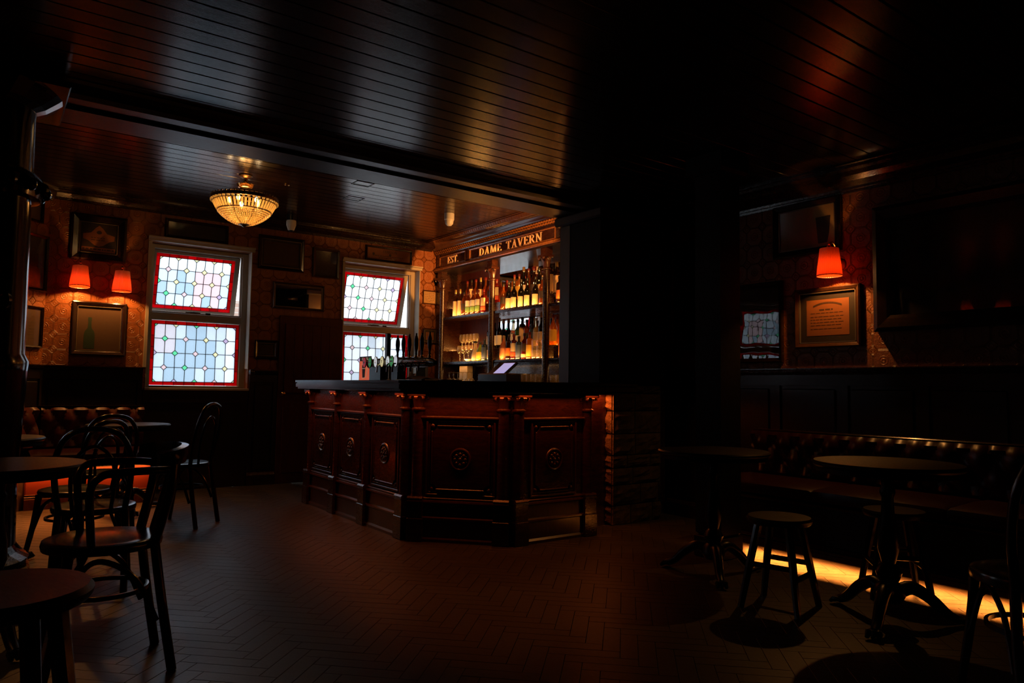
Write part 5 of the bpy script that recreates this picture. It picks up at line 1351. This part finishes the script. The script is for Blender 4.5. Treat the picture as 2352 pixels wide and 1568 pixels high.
MB().lathe([(0, 0), (0.014, 0), (0.014, 0.12), (0, 0.12)], 10, (4.55, 7.98, 1.09)).build('flame_glow', emit('candle_glow', (1, .35, .06), 1.2), cd, True)

# ------------------------------------------------------------ buttoned benches
def tufted(T, L, z0, z1, du, dz, depth, name, parent, mt, phase=0):
    """buttoned upholstery in local coords: x along 0..L, y outwards, z up; buttons at diamond lattice"""
    nu = int(L / du * 10); nz = max(6, int((z1 - z0) / dz * 10))
    def hfun(u, z):
        a = u / du + phase; b = (z - z0) / dz
        p = (a + b) % 1.0; q = (a - b) % 1.0            # diamond cells, buttons where both are 0
        e = min(1, min(z - z0, z1 - z) / 0.03); e = math.sqrt(max(0, e))
        s1 = abs(math.sin(PI * p)) ** 0.55; s2_ = abs(math.sin(PI * q)) ** 0.55
        return depth * (0.25 + 0.75 * (s1 * s2_)) * (0.3 + 0.7 * e)
    mb = MB(T).grid(nu, nz, lambda i, j: (i * L, hfun(i * L, z0 + j * (z1 - z0)), z0 + j * (z1 - z0)))
    o = mb.build(name, mt, parent, True)
    bm = MB().sphere((0, 0, 0), 0.011, 8, 5, 0.7).mesh('button', M['button'], True)
    nb = int((z1 - z0) / dz * 2) + 1
    for k in range(nb):
        z = z0 + k * dz / 2
        if z < z0 + 0.02 or z > z1 - 0.02: continue
        i = 0
        while True:
            u = (i + (0.5 if k % 2 else 0) - phase) * du; i += 1
            if u > L - 0.02: break
            if u < 0.02: continue
            b = bpy.data.objects.new('button', bm); C.objects.link(b); b.parent = o; b.matrix_basis = T @ Matrix.Translation((u, hfun(u, z) + 0.004, z))
    return o
# left bench, along the window wall up to the left window
LBn = thing('banquette', 'red buttoned leather banquette under the two red wall lamps', 'bench', (0.8, 7.8, 0))
poly = lambda d: [(0.33 - d * .4, 7.47 + d), (1.31, 7.47 + d)]
MB().prism([(0.33, 7.47), (1.31, 7.47), (1.31, 8.10), (0.42, 8.10), (-0.62, 7.06), (-0.24, 6.90)], 0.0, 0.36).build('base', M['wain'], LBn)
MB().prism([(0.34, 7.455), (1.31, 7.455), (1.31, 7.47), (0.33, 7.47)], 0.13, 0.345).build('front_panel', M['leatherr'], LBn)
b = MB().extrude([(0, 0), (0.02, 0), (0.02, 0.09), (0.014, 0.10), (0.018, 0.108), (0.010, 0.118), (0.016, 0.126), (0, 0.132)], (0.33, 7.455), (1.32, 7.455), (0, -1)); b.build('plinth', M['barh'], LBn)
MB().extrude([(0, 0.375), (0.055, 0.355), (0.06, 0.375), (0.05, 0.385), (0, 0.385)], (0.33, 7.455), (1.31, 7.455), (0, -1)).build('seat_rail', M['trim'], LBn)
def cushion(T, L, D, z0, z1, name='cushion', parent=None, mt=None):
    prof = [(0, z0), (-.02, z0 + .012), (-.028, (z0 + z1) / 2), (-.02, z1 - .014), (0.02, z1 - 0.002), (D * .5, z1 + .008), (D, z1), (D, z0)]
    n = len(prof); vs = [(0.0 + (0.012 if k in (0, 4) else 0), d, z) for k in range(1) for d, z in prof]
    vs = []
    for x, sh in ((0, .9), (0.02, 1), (L - 0.02, 1), (L, .9)):
        for d, z in prof: vs.append((x, d if d > 0 else d * sh, z0 + (z - z0) * (sh if z > z0 else 1)))
    fs = []
    for i in range(3):
        for k in range(n): fs.append((i * n + k, i * n + (k + 1) % n, (i + 1) * n + (k + 1) % n, (i + 1) * n + k))
    fs += [tuple(range(n))[::-1], tuple(3 * n + k for k in range(n))]
    return MB(T).add(vs, fs).build(name, mt, parent, True)
cushion(frameM((0.86, 7.43, 0), (1, 0), (0, 1)), 0.46, 0.56, 0.385, 0.475, 'seat_cushion', LBn, M['leather'])
cushion(frameM((0.36, 7.43, 0), (1, 0), (0, 1)), 0.49, 0.56, 0.385, 0.475, 'seat_cushion', LBn, M['leather'])
tufted(frameM((1.31, 8.02, 0), (-1, 0), (0, -1)), 0.86, 0.47, 0.86, 0.18, 0.26, 0.06, 'backrest', LBn, M['leatherr'])
tufted(frameM((0.40, 8.00, 0), (-s2, -s2), (s2, -s2)), 1.3, 0.47, 0.86, 0.18, 0.26, 0.06, 'backrest', LBn, M['leatherr'])
MB().box(0.42, 1.31, 8.0, 8.10, 0.36, 0.875).prism([(0.44, 8.10), (0.40, 8.0), (-0.62, 7.0), (-0.66, 7.02)], 0.36, 0.875).build('back_frame', M['trim'], LBn)
# right bench along the right wall
RBn = thing('banquette', 'long red buttoned leather banquette along the right wall, glowing underneath', 'bench', (4.75, 1.5, 0))
ya, yb = -0.6, 3.50
MB().bbox(4.56, 5.0, ya, yb, 0.0, 0.36, 0.005).build('base', M['wain'], RBn)
MB().bbox(4.337, 4.352, ya, yb, 0.05, 0.085, 0.003).bbox(4.337, 4.60, ya, yb, 0.10, 0.115, 0.003).bbox(4.337, 4.352, ya, yb, 0.085, 0.115, 0.002).build('light_pelmet', M['barh'], RBn)
MB().bbox(4.42, 4.56, ya, yb, 0.116, 0.36, 0.005).build('front_panel', M['wain'], RBn)
MB().extrude([(0, 0.37), (0.03, 0.36), (0.035, 0.375), (0, 0.385)], (4.42, ya), (4.42, yb), (-1, 0)).build('seat_rail', M['trim'], RBn)
for i in range(5):
    cushion(frameM((4.41, yb - i * 0.82, 0), (0, -1), (1, 0)), 0.815, 0.56, 0.385, 0.475, 'seat_cushion', RBn, M['leatherd'])
tufted(frameM((4.93, yb, 0), (0, -1), (-1, 0)), yb - ya, 0.47, 0.80, 0.19, 0.24, 0.06, 'backrest', RBn, M['leatherd'])
MB().bbox(4.93, 5.01, ya, yb, 0.36, 0.815, 0.006).build('back_frame', M['trim'], RBn)

# ------------------------------------------------------------ chairs, tables, stools
def chair(loop=True, arms=False, seat_mt='chair', sr=0.20):
    """bentwood chair, seat at the origin, front towards +y, back at -y"""
    root = thing('bentwood_chair', world=False)
    MB().lathe([(0, 0.452), (sr * .6, 0.453), (sr * .93, 0.462), (sr, 0.458), (sr + .004, 0.445), (sr, 0.428), (sr * .9, 0.425), (0, 0.425)], 32).build('seat', M[seat_mt], root, True)
    for s in (-1, 1):
        MB().tube(crv([(s * .145, .125, .43), (s * .155, .145, .25), (s * .175, .19, 0.0)]), [0.019, .019, .018, .018, .017, .017, .016, .016, .016, .015, .015, .014, .014], 10).build('leg', M['chair'], root, True)
        MB().tube(crv([(s * .135, .10, .40), (s * .12, .07, .415), (s * .06, .05, .42)] if False else [(s * .160, .150, .20), (s * .15, .12, .33), (s * .09, .07, .405), (s * .02, .06, .422)]), 0.011, 8).build('brace', M['chair'], root, True)
        MB().tube(crv([(s * .165, -.165, .18), (s * .155, -.09, .33), (s * .148, .02, .40), (s * .145, .09, .36), (s * .158, .14, .22)]), 0.010, 8).build('brace', M['chair'], root, True)
        MB().tube(crv([(s * .165, -.225, 0), (s * .160, -.18, .25), (s * .150, -.150, .45)]), 0.0175, 10).build('leg', M['chair'], root, True)
    if arms:   # captain's style: wide curved crest rail sweeping round into arms
        for s in (-1, 1):
            MB().tube(crv([(s * .150, -.150, .45), (s * .165, -.19, .62), (s * .170, -.200, .725)]), 0.019, 10).build('back_post', M['chair'], root, True)
            MB().tube(crv([(s * .165, -.19, .70), (s * .20, -.12, .705), (s * .222, -.02, .705), (s * .222, .045, .695), (s * .205, .075, .64), (s * .180, .060, .46)]), 0.014, 10).build('arm', M['chair'], root, True)
        P = crv([(-.20, -.14, .742), (-.19, -.20, .747), (-.10, -.245, .75), (0, -.26, .75), (.10, -.245, .75), (.19, -.20, .747), (.20, -.14, .742)], 5)
        mb = MB(); n = len(P); vs = []
        for i, p in enumerate(P):
            t = math.sin(PI * i / (n - 1)) ** .5 if 0 < i < n - 1 else 0.25; q = Vector((p.x, p.y + .06, 0)).normalized() if p.length else Vector((0, -1, 0))
            for a, z in ((-.012, -.03), (.012, -.03), (.022, 0), (.020, .032), (-.006, .036), (-.014, 0)):
                vs.append((p.x + q.x * a * (.5 + t * .5), p.y + q.y * a * (.5 + t * .5), p.z + z * (.5 + t * .5)))
        fs = [(i * 6 + k, i * 6 + (k + 1) % 6, i * 6 + 6 + (k + 1) % 6, i * 6 + 6 + k) for i in range(n - 1) for k in range(6)] + [tuple(range(6))[::-1], tuple(6 * n - 6 + k for k in range(6))]
        mb.add(vs, fs).build('crest_rail', M['chair'], root, True)
        for k in (-.07, 0, .07): MB().tube(crv([(k, -.17, .44), (k * 1.2, -.22, .62), (k * 1.3, -.235, .73)]), 0.008, 8).build('spindle', M['chair'], root, True)
    else:
        MB().tube(crv([(-.150, -.150, .45), (-.172, -.185, .62), (-.165, -.215, .76), (-.11, -.235, .865), (0, -.242, .895), (.11, -.235, .865), (.165, -.215, .76), (.172, -.185, .62), (.150, -.150, .45)]), 0.0155, 10).build('back_hoop', M['chair'], root, True)
        MB().tube(crv([(-.085, -.178, .44), (-.10, -.20, .62), (-.075, -.22, .745), (0, -.228, .80), (.075, -.22, .745), (.10, -.20, .62), (.085, -.178, .44)]), 0.010, 8).build('inner_hoop', M['chair'], root, True)
    MB().lathe([(0.150, .27), (0.162, .27), (0.162, .285), (0.150, .285), (0.150, .27)], 28, cap=False).build('stretcher_ring', M['chair'], root, True)
    return root
def table(r=0.33, h=0.745, seed=0):
    root = thing('pub_table', world=False)
    MB().lathe([(0, h - .028), (r * .93, h - .028), (r * .97, h - .026), (r, h - .016), (r, h - .008), (r - .008, h), (0, h)], 48).build('table_top', M['table'], root, True)
    MB().lathe([(r * .93, h - .05), (r * .955, h - .05), (r * .955, h - .028), (r * .93, h - .028), (r * .93, h - .05)], 40, cap=False).build('apron', M['iron'], root, True)
    MB().lathe([(0.0, .10), (0.055, .10), (0.07, .13), (0.06, .17), (0.040, .19), (0.052, .215), (0.058, .235), (0.045, .26), (0.030, .275), (0.036, .30), (0.048, .34), (0.044, .42), (0.030, .50), (0.026, .58), (0.034, .60), (0.034, .615), (0.026, .63), (0.03, .68), (0.07, .712), (0.07, .718), (0, .718)], 24).build('column', M['iron'], root, True)
    for k in range(3):
        a = 2 * PI * k / 3 + .5
        T = Matrix.Rotation(a, 4, 'Z')
        P = crv([(0.03, 0, .14), (0.10, 0, .165), (0.18, 0, .12), (0.25, 0, .055), (0.30, 0, .03)], 4)
        f = MB(T).tube(P, [0.035 - 0.015 * i / (len(P) - 1) for i in range(len(P))], 10).build('foot', M['iron'], root, True)
        cl_ = MB(T)
        for dy in (-.022, 0, .022): cl_.tube([(0.28, dy * .4, .032), (0.315, dy, .030), (0.335, dy * 1.1, .012)], [.014, .015, .009], 8)
        cl_.build('claw', M['iron'], f, True, kind='stuff')
    MB().box(-.09, .09, -.02, .02, .70, .718).box(-.02, .02, -.09, .09, .70, .718).build('bracket', M['iron'], root)
    return root
def stool(h=0.46, r=0.16, foot=0.165, square=False):
    root = thing('pub_stool', world=False)
    MB().lathe([(0, h - .035), (r * .95, h - .035), (r, h - .025), (r + .003, h - .012), (r - .006, h), (0, h - .004)], 32).build('seat', M['table'], root, True)
    for k in range(4):
        a = PI / 4 + k * PI / 2; c, s = math.cos(a), math.sin(a); q = r * .68; e = foot * 1.25
        MB().tube([(c * q, s * q, h - .03), (c * (q + (e - q) * .5), s * (q + (e - q) * .5), h * .48), (c * e, s * e, 0.0)], [.022, .021, .017], 8).build('leg', M['chair'], root, True)
    for k, zz in enumerate((.17, .22, .17, .22)):
        a, b_ = PI / 4 + k * PI / 2, PI / 4 + (k + 1) * PI / 2; t = 1 - zz / h; q = r * .68 + (foot * 1.25 - r * .68) * t
        MB().tube([(math.cos(a) * q, math.sin(a) * q, zz), (math.cos(b_) * q, math.sin(b_) * q, zz)], .014, 8).build('stretcher', M['chair'], root, True)
    return root
c1 = chair(); c2 = chair(arms=True); t1 = table(); s1 = stool(); s2s = stool(0.67, 0.175, 0.17)
# left side
place(t1, (0.075, 3.80, 0), .3, 'round pub table at the left, beside the nearest armchair', 'table', 'round pub tables')
place(t1, (0.02, 5.60, 0), 1.0, 'round pub table at far left, behind the near one', 'table', 'round pub tables')
place(t1, (1.03, 6.98, 0), .1, 'round pub table before the left banquette, nearest the window', 'table', 'round pub tables')
place(c2, (0.41, 3.24, 0), PI / 2, 'dark bentwood armchair in the left foreground, facing left', 'chair', 'bentwood chairs on the left', (1.03, 1.03, 1.09))
place(c1, (0.52, 4.52, 0), math.radians(-10), 'bentwood chair behind the armchair, its hoop seen from the back', 'chair', 'bentwood chairs on the left', (1, 1, 0.96))
place(c1, (0.74, 6.14, 0), math.radians(8), 'bentwood chair pushed up to the table by the left window', 'chair', 'bentwood chairs on the left')
place(c1, (1.30, 6.16, 0), math.radians(48), 'bentwood chair facing left, alone under the left window', 'chair', 'bentwood chairs on the left', (1, 1, 1.05))
place(c1, (0.50, 5.25, 0), math.radians(40), 'bentwood chair at the far left table, half hidden', 'chair', 'bentwood chairs on the left', (1, 1, 0.96))
place(s2s, (0.045, 1.86, 0), .25, 'tall round wooden stool cut off by the lower left corner', 'stool')
# right side
place(t1, (3.60, 2.84, 0), 1.35, 'round pub table next to the dark square post', 'table', 'round pub tables')
place(t1, (3.59, 1.79, 0), 5.0, 'round pub table with claw feet before the glowing floor strip', 'table', 'round pub tables', 1.03)
place(s1, (3.37, 2.24, 0), math.radians(12), 'low stool with crossed stretchers, in front of the glowing floor strip', 'stool', 'low stools')
place(s1, (4.12, 2.02, 0), math.radians(40), 'low stool pushed between the claw foot table and the banquette', 'stool', 'low stools')
place(c1, (3.02, 0.98, 0), math.radians(-45), 'bentwood chair at the right edge, nearest the camera', 'chair', None, 1.05)
